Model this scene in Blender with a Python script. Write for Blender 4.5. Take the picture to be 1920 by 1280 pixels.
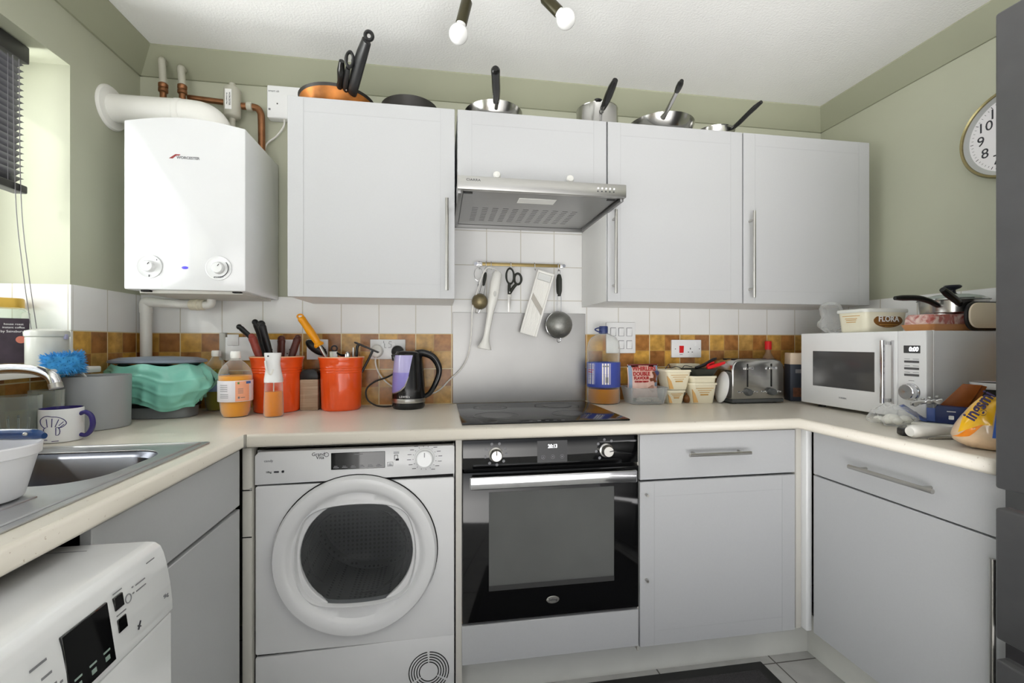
import bpy, bmesh, math, random
from mathutils import Vector, Matrix, Euler, noise
random.seed(7); noise.seed_set(11)
S = bpy.context.scene
PI = math.pi
for o in list(bpy.data.objects): bpy.data.objects.remove(o)
COL = S.collection

# ---------------------------------------------------------------- camera, world, lights, exposure
cam = bpy.data.objects.new('camera', bpy.data.cameras.new('camera'))
COL.objects.link(cam)
cam.location = (0, 0, 1.18)
cam.rotation_euler = (PI/2, 0, -math.radians(9.1))
cam.data.sensor_width = 36.0
cam.data.lens = 36.0*846/1920
cam.data.shift_y = 3/1920
cam.data.clip_start = 0.02
S.camera = cam
S.view_settings.view_transform = 'Standard'
S.view_settings.look = 'None'
S.view_settings.gamma = 1.0
S.view_settings.use_curve_mapping = False
S.view_settings.exposure = 0.50

W = bpy.data.worlds.new('world'); S.world = W; W.use_nodes = True
bg = W.node_tree.nodes['Background']
wt_ = W.node_tree; wc_ = wt_.nodes.new('ShaderNodeTexCoord'); ws_ = wt_.nodes.new('ShaderNodeSeparateXYZ'); wr_ = wt_.nodes.new('ShaderNodeValToRGB')
wm_ = wt_.nodes.new('ShaderNodeMath'); wm_.operation = 'MULTIPLY_ADD'; wm_.inputs[1].default_value = 0.5; wm_.inputs[2].default_value = 0.5
wt_.links.new(wc_.outputs['Generated'], ws_.inputs[0]); wt_.links.new(ws_.outputs['Z'], wm_.inputs[0]); wt_.links.new(wm_.outputs[0], wr_.inputs[0]); 
wx_ = wt_.nodes.new('ShaderNodeMapRange'); wx_.inputs[1].default_value = -0.75; wx_.inputs[2].default_value = 0.35; wx_.inputs[3].default_value = 1.0; wx_.inputs[4].default_value = 0.20
wt_.links.new(ws_.outputs['X'], wx_.inputs[0])                     # added fall-off: backdrop made bright to the left, dim to the right
wv_ = wt_.nodes.new('ShaderNodeVectorMath'); wv_.operation = 'SCALE'
wt_.links.new(wr_.outputs[0], wv_.inputs[0]); wt_.links.new(wx_.outputs[0], wv_.inputs['Scale']); wt_.links.new(wv_.outputs[0], bg.inputs[0])
wr_.color_ramp.elements[0].position = 0.44; wr_.color_ramp.elements[0].color = (1.0, 0.985, 0.965, 1)      # invented bright band below the horizon, lifts ceiling and wall cupboards
wr_.color_ramp.elements[1].position = 0.54; wr_.color_ramp.elements[1].color = (0.16, 0.165, 0.175, 1)     # soft sky
bg.inputs[1].default_value = 6.6

def area(name, loc, rot, sx, sy, power, col=(1, 1, 1), spread=PI):
    l = bpy.data.lights.new(name, 'AREA'); l.shape = 'RECTANGLE'; l.size = sx; l.size_y = sy
    l.energy = power; l.color = col; l.spread = spread
    o = bpy.data.objects.new(name, l); COL.objects.link(o); o.location = loc; o.rotation_euler = rot
    return o
# daylight outside the window in the left wall: sky, and an added low lamp aimed up to brighten the ceiling
area('window_daylight', (-2.05, 1.75, 1.85), (0, math.radians(-82), 0), 1.3, 1.2, 24, (1.0, 0.99, 0.97))
area('ceiling_fill', (-2.25, 1.95, 0.30), (0, math.radians(-140), 0), 1.4, 1.2, 300, (1.0, 0.985, 0.96))
# sunlight through the blind: a small far lamp out in the yard
sl_ = bpy.data.lights.new('yard_sunlight', 'SPOT'); sl_.energy = 130; sl_.spot_size = math.radians(34); sl_.spot_blend = 0.3; sl_.shadow_soft_size = 0.03; sl_.color = (1, 0.97, 0.9)
so = bpy.data.objects.new('yard_sunlight', sl_); COL.objects.link(so); so.location = (-2.9, -0.9, 3.0)
so.rotation_euler = (Vector((-1.25, 1.25, 1.75))-Vector(so.location)).to_track_quat('-Z', 'Y').to_euler()

# ---------------------------------------------------------------- helpers
def lin(c):
    def f(v):
        v /= 255.0
        return v/12.92 if v <= 0.04045 else ((v+0.055)/1.055)**2.4
    return (f(c[0]), f(c[1]), f(c[2]), 1.0)

MATS = {}
def mat(name, rgb, rough=0.5, metal=0.0, trans=0.0, ior=1.45, var=0.04, scale=12.0, bump=0.0, bscale=80.0, coat=0.0,
        emit=None, estr=1.0, alpha=1.0, stretch=None, spec=None):
    """principled material whose colour is gently varied by noise (procedural)"""
    if name in MATS: return MATS[name]
    m = bpy.data.materials.new(name); m.use_nodes = True
    nt = m.node_tree; p = nt.nodes['Principled BSDF']
    p.inputs['Roughness'].default_value = rough; p.inputs['Metallic'].default_value = metal
    p.inputs['IOR'].default_value = ior
    p.inputs['Transmission Weight'].default_value = trans
    p.inputs['Coat Weight'].default_value = coat
    p.inputs['Alpha'].default_value = alpha
    if spec is not None: p.inputs['Specular IOR Level'].default_value = spec
    c = lin(rgb)
    tc = nt.nodes.new('ShaderNodeTexCoord')
    mp = nt.nodes.new('ShaderNodeMapping')
    nt.links.new(tc.outputs['Object'], mp.inputs[0])
    if stretch: mp.inputs['Scale'].default_value = stretch
    n = nt.nodes.new('ShaderNodeTexNoise'); n.inputs['Scale'].default_value = scale; n.inputs['Detail'].default_value = 4
    nt.links.new(mp.outputs[0], n.inputs['Vector'])
    r = nt.nodes.new('ShaderNodeValToRGB')
    r.color_ramp.elements[0].position = 0.3; r.color_ramp.elements[1].position = 0.7
    r.color_ramp.elements[0].color = tuple(max(0, v*(1-var)) for v in c[:3])+(1,)
    r.color_ramp.elements[1].color = tuple(min(1, v*(1+var)) for v in c[:3])+(1,)
    nt.links.new(n.outputs['Fac'], r.inputs[0]); nt.links.new(r.outputs[0], p.inputs['Base Color'])
    if bump:
        n2 = nt.nodes.new('ShaderNodeTexNoise'); n2.inputs['Scale'].default_value = bscale; n2.inputs['Detail'].default_value = 3
        nt.links.new(mp.outputs[0], n2.inputs['Vector'])
        b = nt.nodes.new('ShaderNodeBump'); b.inputs['Strength'].default_value = bump; b.inputs['Distance'].default_value = 0.004
        nt.links.new(n2.outputs['Fac'], b.inputs['Height']); nt.links.new(b.outputs[0], p.inputs['Normal'])
    if emit:
        p.inputs['Emission Color'].default_value = lin(emit); p.inputs['Emission Strength'].default_value = estr
    MATS[name] = m
    return m

def clear(name, rgb, rough=0.03, fac=0.12, tint_fac=None):
    """thin clear plastic or glass: mostly see-through, with a fresnel sheen"""
    if name in MATS: return MATS[name]
    m = bpy.data.materials.new(name); m.use_nodes = True; nt = m.node_tree
    for n in list(nt.nodes): nt.nodes.remove(n)
    out = nt.nodes.new('ShaderNodeOutputMaterial'); mix = nt.nodes.new('ShaderNodeMixShader')
    tr = nt.nodes.new('ShaderNodeBsdfTransparent'); tr.inputs[0].default_value = lin(rgb)
    gl = nt.nodes.new('ShaderNodeBsdfPrincipled'); gl.inputs['Roughness'].default_value = rough
    gl.inputs['Base Color'].default_value = lin(rgb)
    fr = nt.nodes.new('ShaderNodeLayerWeight'); fr.inputs['Blend'].default_value = 0.35
    mm = nt.nodes.new('ShaderNodeMath'); mm.operation = 'MULTIPLY_ADD'
    mm.inputs[1].default_value = 0.55; mm.inputs[2].default_value = fac; mm.use_clamp = True
    nt.links.new(fr.outputs['Facing'], mm.inputs[0]); nt.links.new(mm.outputs[0], mix.inputs[0])
    nt.links.new(tr.outputs[0], mix.inputs[1]); nt.links.new(gl.outputs[0], mix.inputs[2])
    nt.links.new(mix.outputs[0], out.inputs[0])
    MATS[name] = m
    return m

def root_of(o):
    while o.parent: o = o.parent
    return o

def link_mesh(name, me, m, parent=None, world=False):
    o = bpy.data.objects.new(name, me); COL.objects.link(o)
    if m: me.materials.append(m)
    if parent:
        if world:
            r = root_of(parent)
            me.transform((Matrix.Translation(r.location) @ r.rotation_euler.to_matrix().to_4x4()).inverted())
        o.parent = parent
    return o

def spline(pts, n=8):
    """Catmull-Rom through the points"""
    P = [Vector(p) for p in pts]
    if len(P) < 3: return P
    Q = [2*P[0]-P[1]]+P+[2*P[-1]-P[-2]]; out = []
    for i in range(1, len(Q)-2):
        a, b, c, d = Q[i-1], Q[i], Q[i+1], Q[i+2]
        for k in range(n):
            t = k/n
            out.append(0.5*((2*b)+(c-a)*t+(2*a-5*b+4*c-d)*t*t+(3*b-a-3*c+d)*t**3))
    out.append(P[-1])
    return out

class MB:
    def __init__(s): s.bm = bmesh.new()
    def add(s, t, M=None):
        if M is not None: bmesh.ops.transform(t, matrix=M, verts=t.verts)
        me = bpy.data.meshes.new('t'); t.to_mesh(me); t.free(); s.bm.from_mesh(me); bpy.data.meshes.remove(me)
        return s
    def box(s, x0, x1, y0, y1, z0, z1, bev=0.0, seg=2, M=None):
        t = bmesh.new(); bmesh.ops.create_cube(t, size=1)
        bmesh.ops.scale(t, vec=(abs(x1-x0), abs(y1-y0), abs(z1-z0)), verts=t.verts)
        bmesh.ops.translate(t, vec=((x0+x1)/2, (y0+y1)/2, (z0+z1)/2), verts=t.verts)
        if bev: bmesh.ops.bevel(t, geom=list(t.edges), offset=bev, segments=seg, affect='EDGES', profile=0.5)
        return s.add(t, M)
    def loft(s, rings, cap0=True, cap1=True, closed=True):
        t = bmesh.new(); V = [[t.verts.new(p) for p in r] for r in rings]
        n = len(V[0])
        for a, b in zip(V[:-1], V[1:]):
            for i in range(n if closed else n-1):
                j = (i+1) % n
                try: t.faces.new((a[i], a[j], b[j], b[i]))
                except ValueError: pass
        if cap0 and closed: t.faces.new(list(reversed(V[0])))
        if cap1 and closed: t.faces.new(V[-1])
        bmesh.ops.recalc_face_normals(t, faces=t.faces)
        return s.add(t)
    def lathe(s, prof, c=(0, 0, 0), axis=(0, 0, 1), seg=32, cap0=False, cap1=False, sx=1.0, sy=1.0):
        q = Vector((0, 0, 1)).rotation_difference(Vector(axis).normalized()).to_matrix()
        c = Vector(c); rings = []
        for r, z in prof:
            r = max(r, 1e-5)
            rings.append([c+q @ Vector((r*sx*math.cos(2*PI*i/seg), r*sy*math.sin(2*PI*i/seg), z)) for i in range(seg)])
        return s.loft(rings, cap0, cap1)
    def cyl(s, p0, p1, r0, r1=None, seg=20):
        p0, p1 = Vector(p0), Vector(p1); r1 = r0 if r1 is None else r1
        return s.lathe([(r0, 0), (r1, (p1-p0).length)], p0, p1-p0, seg, True, True)
    def tube(s, pts, r, seg=10, n=6, smooth=True, flat=1.0):
        P = spline(pts, n) if smooth else [Vector(p) for p in pts]
        L = len(P); rr = (lambda f: r) if not isinstance(r, (list, tuple)) else (lambda f: interp(r, f))
        rings = []; up = None
        for i, p in enumerate(P):
            d = (P[min(i+1, L-1)]-P[max(i-1, 0)]).normalized()
            if up is None: up = d.orthogonal().normalized()
            else: up = (up-d*up.dot(d)).normalized()
            sd = d.cross(up); R = rr(i/(L-1))
            rings.append([p+(up*math.cos(2*PI*k/seg)*flat+sd*math.sin(2*PI*k/seg))*R for k in range(seg)])
        return s.loft(rings)
    def ball(s, c, r, seg=20, rings=12, M=None):
        t = bmesh.new(); bmesh.ops.create_uvsphere(t, u_segments=seg, v_segments=rings, radius=1)
        rv = r if isinstance(r, (tuple, list)) else (r, r, r)
        bmesh.ops.scale(t, vec=rv, verts=t.verts); 
        if M is not None: bmesh.ops.transform(t, matrix=M, verts=t.verts)
        bmesh.ops.translate(t, vec=c, verts=t.verts)
        return s.add(t)
    def prism(s, poly, axis, a0, a1, bev=0.0):
        """polygon given in the two other axes (in x,y,z order), extruded along axis"""
        def pt(u, v, w): return {'x': (w, u, v), 'y': (u, w, v), 'z': (u, v, w)}[axis]
        t = bmesh.new(); A = [t.verts.new(pt(u, v, a0)) for u, v in poly]; B = [t.verts.new(pt(u, v, a1)) for u, v in poly]
        n = len(poly); t.faces.new(A); t.faces.new(list(reversed(B)))
        for i in range(n): t.faces.new((A[i], B[i], B[(i+1) % n], A[(i+1) % n]))
        bmesh.ops.recalc_face_normals(t, faces=t.faces)
        if bev: bmesh.ops.bevel(t, geom=list(t.edges), offset=bev, segments=2, affect='EDGES', profile=0.5)
        return s.add(t)
    def grid(s, f, nu, nv):
        t = bmesh.new(); V = [[t.verts.new(f(i/nu, j/nv)) for j in range(nv+1)] for i in range(nu+1)]
        for i in range(nu):
            for j in range(nv): t.faces.new((V[i][j], V[i+1][j], V[i+1][j+1], V[i][j+1]))
        return s.add(t)
    def ring(s, c, R, r, axis=(0, 0, 1), seg=32, k=10, a0=0, a1=2*PI, sx=1.0, sy=1.0):
        q = Vector((0, 0, 1)).rotation_difference(Vector(axis).normalized()).to_matrix(); c = Vector(c)
        full = abs(a1-a0-2*PI) < 1e-6; rings = []
        for i in range(seg+1):
            a = a0+(a1-a0)*i/seg
            d = Vector((math.cos(a)*sx, math.sin(a)*sy, 0)); p = d*R; e = d.normalized()
            rings.append([c+q @ (p+e*r*math.cos(2*PI*j/k)+Vector((0, 0, r*math.sin(2*PI*j/k)))) for j in range(k)])
        return s.loft(rings, not full, not full)
    def xf(s, M): bmesh.ops.transform(s.bm, matrix=M, verts=s.bm.verts); return s
    def wobble(s, amp, freq, seed=0.0):
        for v in s.bm.verts:
            v.co += noise.noise_vector(v.co*freq+Vector((seed, seed*1.7, seed*0.3)))*amp
        return s
    def build(s, name, m, parent=None, world=False, smooth=40):
        bmesh.ops.remove_doubles(s.bm, verts=s.bm.verts, dist=1e-6)
        me = bpy.data.meshes.new(name); s.bm.to_mesh(me); s.bm.free()
        if smooth:
            for p in me.polygons: p.use_smooth = True
            try: me.set_sharp_from_angle(angle=math.radians(smooth))
            except Exception: pass
        return link_mesh(name, me, m, parent, world)

def interp(L, f):
    x = f*(len(L)-1); i = min(int(x), len(L)-2); return L[i]+(L[i+1]-L[i])*(x-i)

def thing(name, label, cat, loc=(0, 0, 0), rz=0.0, group=None):
    o = bpy.data.objects.new(name, None); COL.objects.link(o); o.empty_display_size = 0.05
    o.location = loc; o.rotation_euler = (0, 0, rz); o['label'] = label; o['category'] = cat
    if group: o['group'] = group
    return o
def tag(o, label, cat, group=None):
    o['label'] = label; o['category'] = cat
    if group: o['group'] = group
    return o
def struct(o, label=None):
    o['kind'] = 'structure'
    if label: o['label'] = label
    return o

def from_curve(cu):
    o = bpy.data.objects.new('tmp', cu); COL.objects.link(o)
    bpy.context.view_layer.update()
    dg = bpy.context.evaluated_depsgraph_get()
    me = bpy.data.meshes.new_from_object(o.evaluated_get(dg))
    bpy.data.objects.remove(o); bpy.data.curves.remove(cu)
    return me
def frame(face):
    """columns: text right, text up, text normal"""
    R = {'-y': ((1, 0, 0), (0, 0, 1), (0, -1, 0)), '-x': ((0, -1, 0), (0, 0, 1), (-1, 0, 0)),
         '+x': ((0, 1, 0), (0, 0, 1), (1, 0, 0)), '+z': ((1, 0, 0), (0, 1, 0), (0, 0, 1))}[face]
    return Matrix((R[0], R[1], R[2])).transposed().to_4x4()
def text(name, s, size, pos, m, parent, face='-y', world=True, spin=0.0, M=None, bold=0.0, sx=1.0, shear=0.0, depth=0.0004, align='CENTER'):
    cu = bpy.data.curves.new('t', 'FONT'); cu.body = s; cu.size = size; cu.align_x = align; cu.align_y = 'CENTER'
    cu.extrude = depth; cu.offset = bold; cu.resolution_u = 3; cu.shear = shear; cu.fill_mode = 'BOTH'
    me = from_curve(cu)
    X = M if M is not None else Matrix.Translation(pos) @ frame(face)
    me.transform(X @ Matrix.Rotation(spin, 4, 'Z') @ Matrix.Diagonal((sx, 1, 1, 1)))
    me.materials.clear()
    return link_mesh(name, me, m, parent, world)
def flat_curve(loops, half, bev):
    cu = bpy.data.curves.new('c', 'CURVE'); cu.dimensions = '2D'; cu.fill_mode = 'BOTH'; cu.extrude = half-bev; cu.bevel_depth = bev; cu.bevel_resolution = 3
    for L in loops:
        sp = cu.splines.new('POLY'); sp.points.add(len(L)-1); sp.use_cyclic_u = True
        for p, (x, y) in zip(sp.points, L): p.co = (x, y, 0, 1)
    return from_curve(cu)
def rrect(x0, x1, y0, y1, r, n=6):
    out = []
    for cx, cy, a in ((x1-r, y1-r, 0), (x0+r, y1-r, PI/2), (x0+r, y0+r, PI), (x1-r, y0+r, 1.5*PI)):
        for i in range(n+1):
            t = a+PI/2*i/n; out.append((cx+r*math.cos(t), cy+r*math.sin(t)))
    return out

# ---------------------------------------------------------------- materials
SAGE = mat('sage_paint', (184, 186, 166), 0.55, var=0.03, scale=3, bump=0.05, bscale=60)
SAGE2 = mat('sage_coving_paint', (166, 168, 146), 0.5, var=0.03, scale=3)
CEIL = mat('white_ceiling_paint', (247, 247, 246), 0.9, var=0.012, scale=6, bump=0.4, bscale=130)
FLOOR = None
CAB = mat('grey_cabinet_foil', (193, 194, 196), 0.36, var=0.012, scale=200, bump=0.02, bscale=900, coat=0.05)
CREAM = mat('cream_melamine', (208, 205, 197), 0.5, var=0.02)
WHITE = mat('white_enamel', (238, 239, 240), 0.22, var=0.01, coat=0.3)
WHITEP = mat('white_plastic', (236, 235, 230), 0.35, var=0.015)
IVORY = mat('ivory_plastic', (232, 226, 205), 0.4, var=0.02)
BLACKP = mat('black_plastic', (26, 26, 27), 0.38, var=0.1)
BLACKG = mat('black_glass', (9, 9, 10), 0.05, var=0.05, coat=0.4)
STEEL = mat('brushed_steel', (176, 175, 172), 0.32, 1.0, var=0.05, scale=30, stretch=(1, 1, 30))
STEELH = mat('hood_steel', (150, 150, 149), 0.34, 1.0, var=0.05, scale=30, stretch=(1, 30, 30))
CHROME = mat('chrome', (214, 214, 216), 0.09, 1.0, var=0.02)
SATIN = mat('satin_nickel', (192, 190, 185), 0.3, 1.0, var=0.04)
COPPER = mat('copper_pipe', (150, 104, 72), 0.38, 0.85, var=0.22, scale=25)
DARK = mat('dark_gap', (18, 17, 16), 0.8, var=0.1)
INK = mat('dark_print', (52, 52, 58), 0.6, var=0.05)
GREYINK = mat('grey_print', (130, 130, 134), 0.6, var=0.05)
WHITEINK = mat('white_print', (236, 236, 236), 0.5, var=0.02)

def nodes(name, rough=0.3):
    m = bpy.data.materials.new(name); m.use_nodes = True; nt = m.node_tree
    p = nt.nodes['Principled BSDF']; p.inputs['Roughness'].default_value = rough
    def N(t, **k):
        n = nt.nodes.new(t)
        for a, b in k.items(): setattr(n, a, b)
        return n
    def math_(op, a, b=None, c=None):
        n = N('ShaderNodeMath', operation=op)
        for i, v in enumerate((a, b, c)):
            if v is None: continue
            if isinstance(v, (int, float)): n.inputs[i].default_value = v
            else: nt.links.new(v, n.inputs[i])
        return n.outputs[0]
    def mixc(f, a, b, mode='MIX'):
        n = N('ShaderNodeMixRGB', blend_type=mode)
        for i, v in enumerate((f, a, b)):
            if isinstance(v, (int, float)): n.inputs[i].default_value = v
            elif isinstance(v, tuple): n.inputs[i].default_value = v
            else: nt.links.new(v, n.inputs[i])
        return n.outputs[0]
    return m, nt, p, N, math_, mixc

def tile_mat(name, axis, off, amber):
    m, nt, p, N, mt, mx = nodes(name, 0.16 if not amber else 0.24)
    g = N('ShaderNodeNewGeometry'); sp = N('ShaderNodeSeparateXYZ'); nt.links.new(g.outputs['Position'], sp.inputs[0])
    u = mt('DIVIDE', mt('SUBTRACT', sp.outputs[axis], off), 0.1568); v = mt('DIVIDE', mt('SUBTRACT', sp.outputs[2], 1.221), 0.1550)
    def edge(q, w):
        f = mt('FRACT', q); a = mt('MINIMUM', f, mt('SUBTRACT', 1.0, f)); return mt('LESS_THAN', a, w)
    grout = mt('MAXIMUM', edge(u, 0.013), edge(v, 0.013))
    no = N('ShaderNodeTexNoise'); no.inputs['Scale'].default_value = 28 if amber else 9; no.inputs['Detail'].default_value = 6
    nt.links.new(g.outputs['Position'], no.inputs['Vector'])
    if amber:
        cu = mt('FLOOR', mt('MULTIPLY', u, 2.0)); cv = mt('FLOOR', mt('MULTIPLY', v, 2.0))
        par = mt('ABSOLUTE', mt('MODULO', mt('ADD', mt('ADD', cu, cv), 200.0), 2.0))
        cb = N('ShaderNodeCombineXYZ'); nt.links.new(cu, cb.inputs[0]); nt.links.new(cv, cb.inputs[1])
        wn = N('ShaderNodeTexWhiteNoise'); nt.links.new(cb.outputs[0], wn.inputs['Vector'])
        och = mx(wn.outputs['Value'], lin((207, 158, 70)), lin((192, 150, 84)))
        bro = mx(wn.outputs['Value'], lin((150, 100, 54)), lin((182, 126, 66)))
        c = mx(par, bro, och)
        rr = N('ShaderNodeMapRange'); nt.links.new(no.outputs['Fac'], rr.inputs[0])
        rr.inputs[1].default_value = 0.3; rr.inputs[2].default_value = 0.7; rr.inputs[3].default_value = 0.66; rr.inputs[4].default_value = 1.28
        hs = N('ShaderNodeHueSaturation'); nt.links.new(rr.outputs[0], hs.inputs['Value']); nt.links.new(c, hs.inputs['Color'])
        sub = mt('MAXIMUM', edge(mt('MULTIPLY', u, 2.0), 0.016), edge(mt('MULTIPLY', v, 2.0), 0.016))
        c = mx(sub, hs.outputs[0], lin((182, 146, 84)))
        c = mx(grout, c, lin((222, 204, 160)))
    else:
        c = mx(no.outputs['Fac'], lin((233, 233, 232)), lin((240, 240, 239)))
        c = mx(grout, c, lin((206, 202, 192)))
    nt.links.new(c, p.inputs['Base Color'])
    b = N('ShaderNodeBump'); b.inputs['Strength'].default_value = 0.5; b.inputs['Distance'].default_value = 0.002
    nt.links.new(mt('SUBTRACT', 1.0, grout), b.inputs['Height']); nt.links.new(b.outputs[0], p.inputs['Normal'])
    return m
TW = tile_mat('white_tile', 0, -1.0453, False); TA = tile_mat('amber_tile', 0, -1.0453, True)
TWL = tile_mat('white_tile_left', 1, 1.69, False); TAL = tile_mat('amber_tile_left', 1, 1.69, True)
TWR = tile_mat('white_tile_right', 1, 2.03, False); TAR = tile_mat('amber_tile_right', 1, 2.03, True)
TWJ = tile_mat('white_tile_reveal', 0, -1.197, False)

def worktop_mat():
    m, nt, p, N, mt, mx = nodes('speckled_cream_laminate', 0.28)
    g = N('ShaderNodeNewGeometry')
    n1 = N('ShaderNodeTexNoise'); n1.inputs['Scale'].default_value = 6; n1.inputs['Detail'].default_value = 5; nt.links.new(g.outputs['Position'], n1.inputs['Vector'])
    n2 = N('ShaderNodeTexNoise'); n2.inputs['Scale'].default_value = 170; n2.inputs['Detail'].default_value = 2; nt.links.new(g.outputs['Position'], n2.inputs['Vector'])
    r = N('ShaderNodeValToRGB'); r.color_ramp.elements[0].position = 0.70; r.color_ramp.elements[1].position = 0.74
    nt.links.new(n2.outputs['Fac'], r.inputs[0])
    c = mx(n1.outputs['Fac'], lin((217, 210, 196)), lin((227, 221, 209)))
    c = mx(mt('MULTIPLY', r.outputs[0], 0.5), c, lin((150, 118, 84)))
    nt.links.new(c, p.inputs['Base Color'])
    return m
WT = worktop_mat()
def floor_mat():
    m, nt, p, N, mt, mx = nodes('grey_floor_tile', 0.35)
    g = N('ShaderNodeNewGeometry'); sp = N('ShaderNodeSeparateXYZ'); nt.links.new(g.outputs['Position'], sp.inputs[0])
    u = mt('DIVIDE', mt('SUBTRACT', sp.outputs[0], 1.225), 0.45); v = mt('DIVIDE', mt('SUBTRACT', sp.outputs[1], 1.49), 0.45)
    def edge(q, w):
        f = mt('FRACT', q); a = mt('MINIMUM', f, mt('SUBTRACT', 1.0, f)); return mt('LESS_THAN', a, w)
    gr = mt('MAXIMUM', edge(u, 0.006), edge(v, 0.006))
    n1 = N('ShaderNodeTexNoise'); n1.inputs['Scale'].default_value = 14; n1.inputs['Detail'].default_value = 8; nt.links.new(g.outputs['Position'], n1.inputs['Vector'])
    c = mx(n1.outputs['Fac'], lin((168, 167, 165)), lin((206, 205, 202)))
    c = mx(gr, c, lin((96, 92, 88)))
    nt.links.new(c, p.inputs['Base Color'])
    return m
FLOOR = floor_mat()

# ================================================================ SETTING
XL, XR, YB = -1.197, 1.936, 2.04
struct(MB().box(-1.55, 2.1, -0.8, 2.14, -0.06, 0).build('floor', FLOOR, smooth=0))
struct(MB().box(-1.55, 2.1, -0.8, 2.14, 2.346, 2.42).build('ceiling', CEIL, smooth=0))
struct(MB().box(-1.55, 2.1, YB, 2.14, 0, 2.346).build('wall_back', SAGE, smooth=0))
struct(MB().box(XR, 2.1, -0.8, YB, 0, 2.346).build('wall_right', SAGE, smooth=0))
Y0, Y1, SZ, HZ = 0.42, 1.69, 1.105, 2.09
wl = MB().box(-1.55, XL, -0.8, YB, 0, SZ-0.02).box(-1.55, XL, -0.8, YB, HZ, 2.346).box(-1.55, XL, Y1, YB, SZ-0.02, HZ).box(-1.55, XL, -1.7, Y0, SZ-0.02, HZ)
struct(wl.build('wall_left', SAGE, smooth=0))
# coving: plain angled strip round the ceiling
def cov(pts, name):
    pass
c_, h_ = 0.085, 0.088
cp = [(0, 0), (0, h_), (c_, h_), (c_, h_-0.006), (0.008, 0)]   # (distance from wall, height)
zc = 2.346-h_
struct(MB().prism([(YB-a, zc+b) for a, b in cp], 'x', XL, XR).build('trim_1', SAGE2, smooth=0), 'sage green coving along the back wall')
struct(MB().prism([(XL+a, zc+b) for a, b in cp], 'y', -0.8, YB).build('trim_2', SAGE2, smooth=0), 'sage green coving along the left wall')
struct(MB().prism([(XR-a, zc+b) for a, b in cp], 'y', -0.8, YB).build('trim_3', SAGE2, smooth=0), 'sage green coving along the right wall')
# wall tiles
t = 0.008
struct(MB().box(XL+t, XR-t, YB-t, YB, 1.221, 1.376).box(0.055, 0.66, YB-t, YB, 1.376, 1.76).build('trim_4', TW, smooth=0), 'white tiles on the back wall')
struct(MB().box(XL+t, XR-t, YB-t, YB, 0.90, 1.221).build('trim_5', TA, smooth=0), 'amber checked tiles on the back wall')
struct(MB().box(XL, XL+t, Y1, YB, 1.221, 1.372).build('trim_6', TWL, smooth=0), 'white tiles on the left wall')
struct(MB().box(XL, XL+t, Y1, YB, 0.90, 1.221).box(XL, XL+t, -0.4, Y1, 0.90, SZ-0.02).build('trim_7', TAL, smooth=0), 'amber checked tiles on the left wall')
struct(MB().box(XR-t, XR, 0.2, YB-t, 1.221, 1.376).build('trim_8', TWR, smooth=0), 'white tiles on the right wall')
struct(MB().box(XR-t, XR, 0.2, YB-t, 0.90, 1.221).build('trim_9', TAR, smooth=0), 'amber checked tiles on the right wall')
struct(MB().box(-1.44, XL+t, Y1-t, Y1, SZ, 1.371).build('trim_10', TWJ, smooth=0), 'white tiles on the window reveal')
struct(MB().box(-1.50, -1.10, Y0, Y1-t, SZ-0.02, SZ, 0.004).build('trim_11', WHITEP), 'white window sill')
# window in the left wall
WF = mat('white_window_plastic', (240, 240, 240), 0.3)
wm = MB()
for a, b, c, d in ((Y0, Y1, SZ, SZ+0.06), (Y0, Y1, HZ-0.06, HZ), (Y0, Y0+0.06, SZ+0.06, HZ-0.06), (Y1-0.06-t, Y1-t, SZ+0.06, HZ-0.06), (1.02, 1.08, SZ+0.06, HZ-0.06)):
    wm.box(-1.50, -1.44, a, b, c, d, 0.004)
wn = struct(wm.build('window_1', WF))
GLASS = clear('window_glass', (250, 252, 252), 0.0, 0.03)
MB().box(-1.475, -1.469, Y0+0.06, 1.02, SZ+0.06, HZ-0.06).build('pane', GLASS, wn, smooth=0)
MB().box(-1.475, -1.469, 1.08, Y1-0.068, SZ+0.06, HZ-0.06).build('pane', GLASS, wn, smooth=0)

# ================================================================ WORKTOP, BASE UNITS
b_ = 0.008
outer = [(-1.189+b_, -0.40), (-0.567-b_, -0.40), (-0.567-b_, 1.435+b_), (1.272+b_, 1.435+b_), (1.272+b_, 0.848+b_), (XR-0.008-b_, 0.848+b_), (XR-0.008-b_, 2.032-b_), (-1.189+b_, 2.032-b_)]
hole = list(reversed(rrect(-1.095-b_, -0.625+b_, 0.40-b_, 1.325+b_, 0.02)))
me = flat_curve([outer, hole], 0.0195, b_)
me.transform(Matrix.Translation((0, 0, 0.8905))); me.materials.clear()
wtop = link_mesh('worktop', me, None); me.materials.append(WT)
tag(wtop, 'cream speckled laminate worktop running in a U round three walls', 'worktop')
MB().box(-0.567, -0.561, 1.4285, 1.4365, 0.872, 0.9105).build('joint_strip', STEEL, wtop)

def bar_handle(parent, p0, p1, post_dir, proj=0.03, r=0.006, inset=0.12, name='handle'):
    p0, p1 = Vector(p0), Vector(p1); d = Vector(post_dir)
    h = MB().cyl(p0, p1, r, seg=14)
    for f in (inset, 1-inset):
        q = p0.lerp(p1, f); h.cyl(q, q+d*proj, 0.0045, seg=10)
    return h.build(name, SATIN, parent, world=True)

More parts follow.
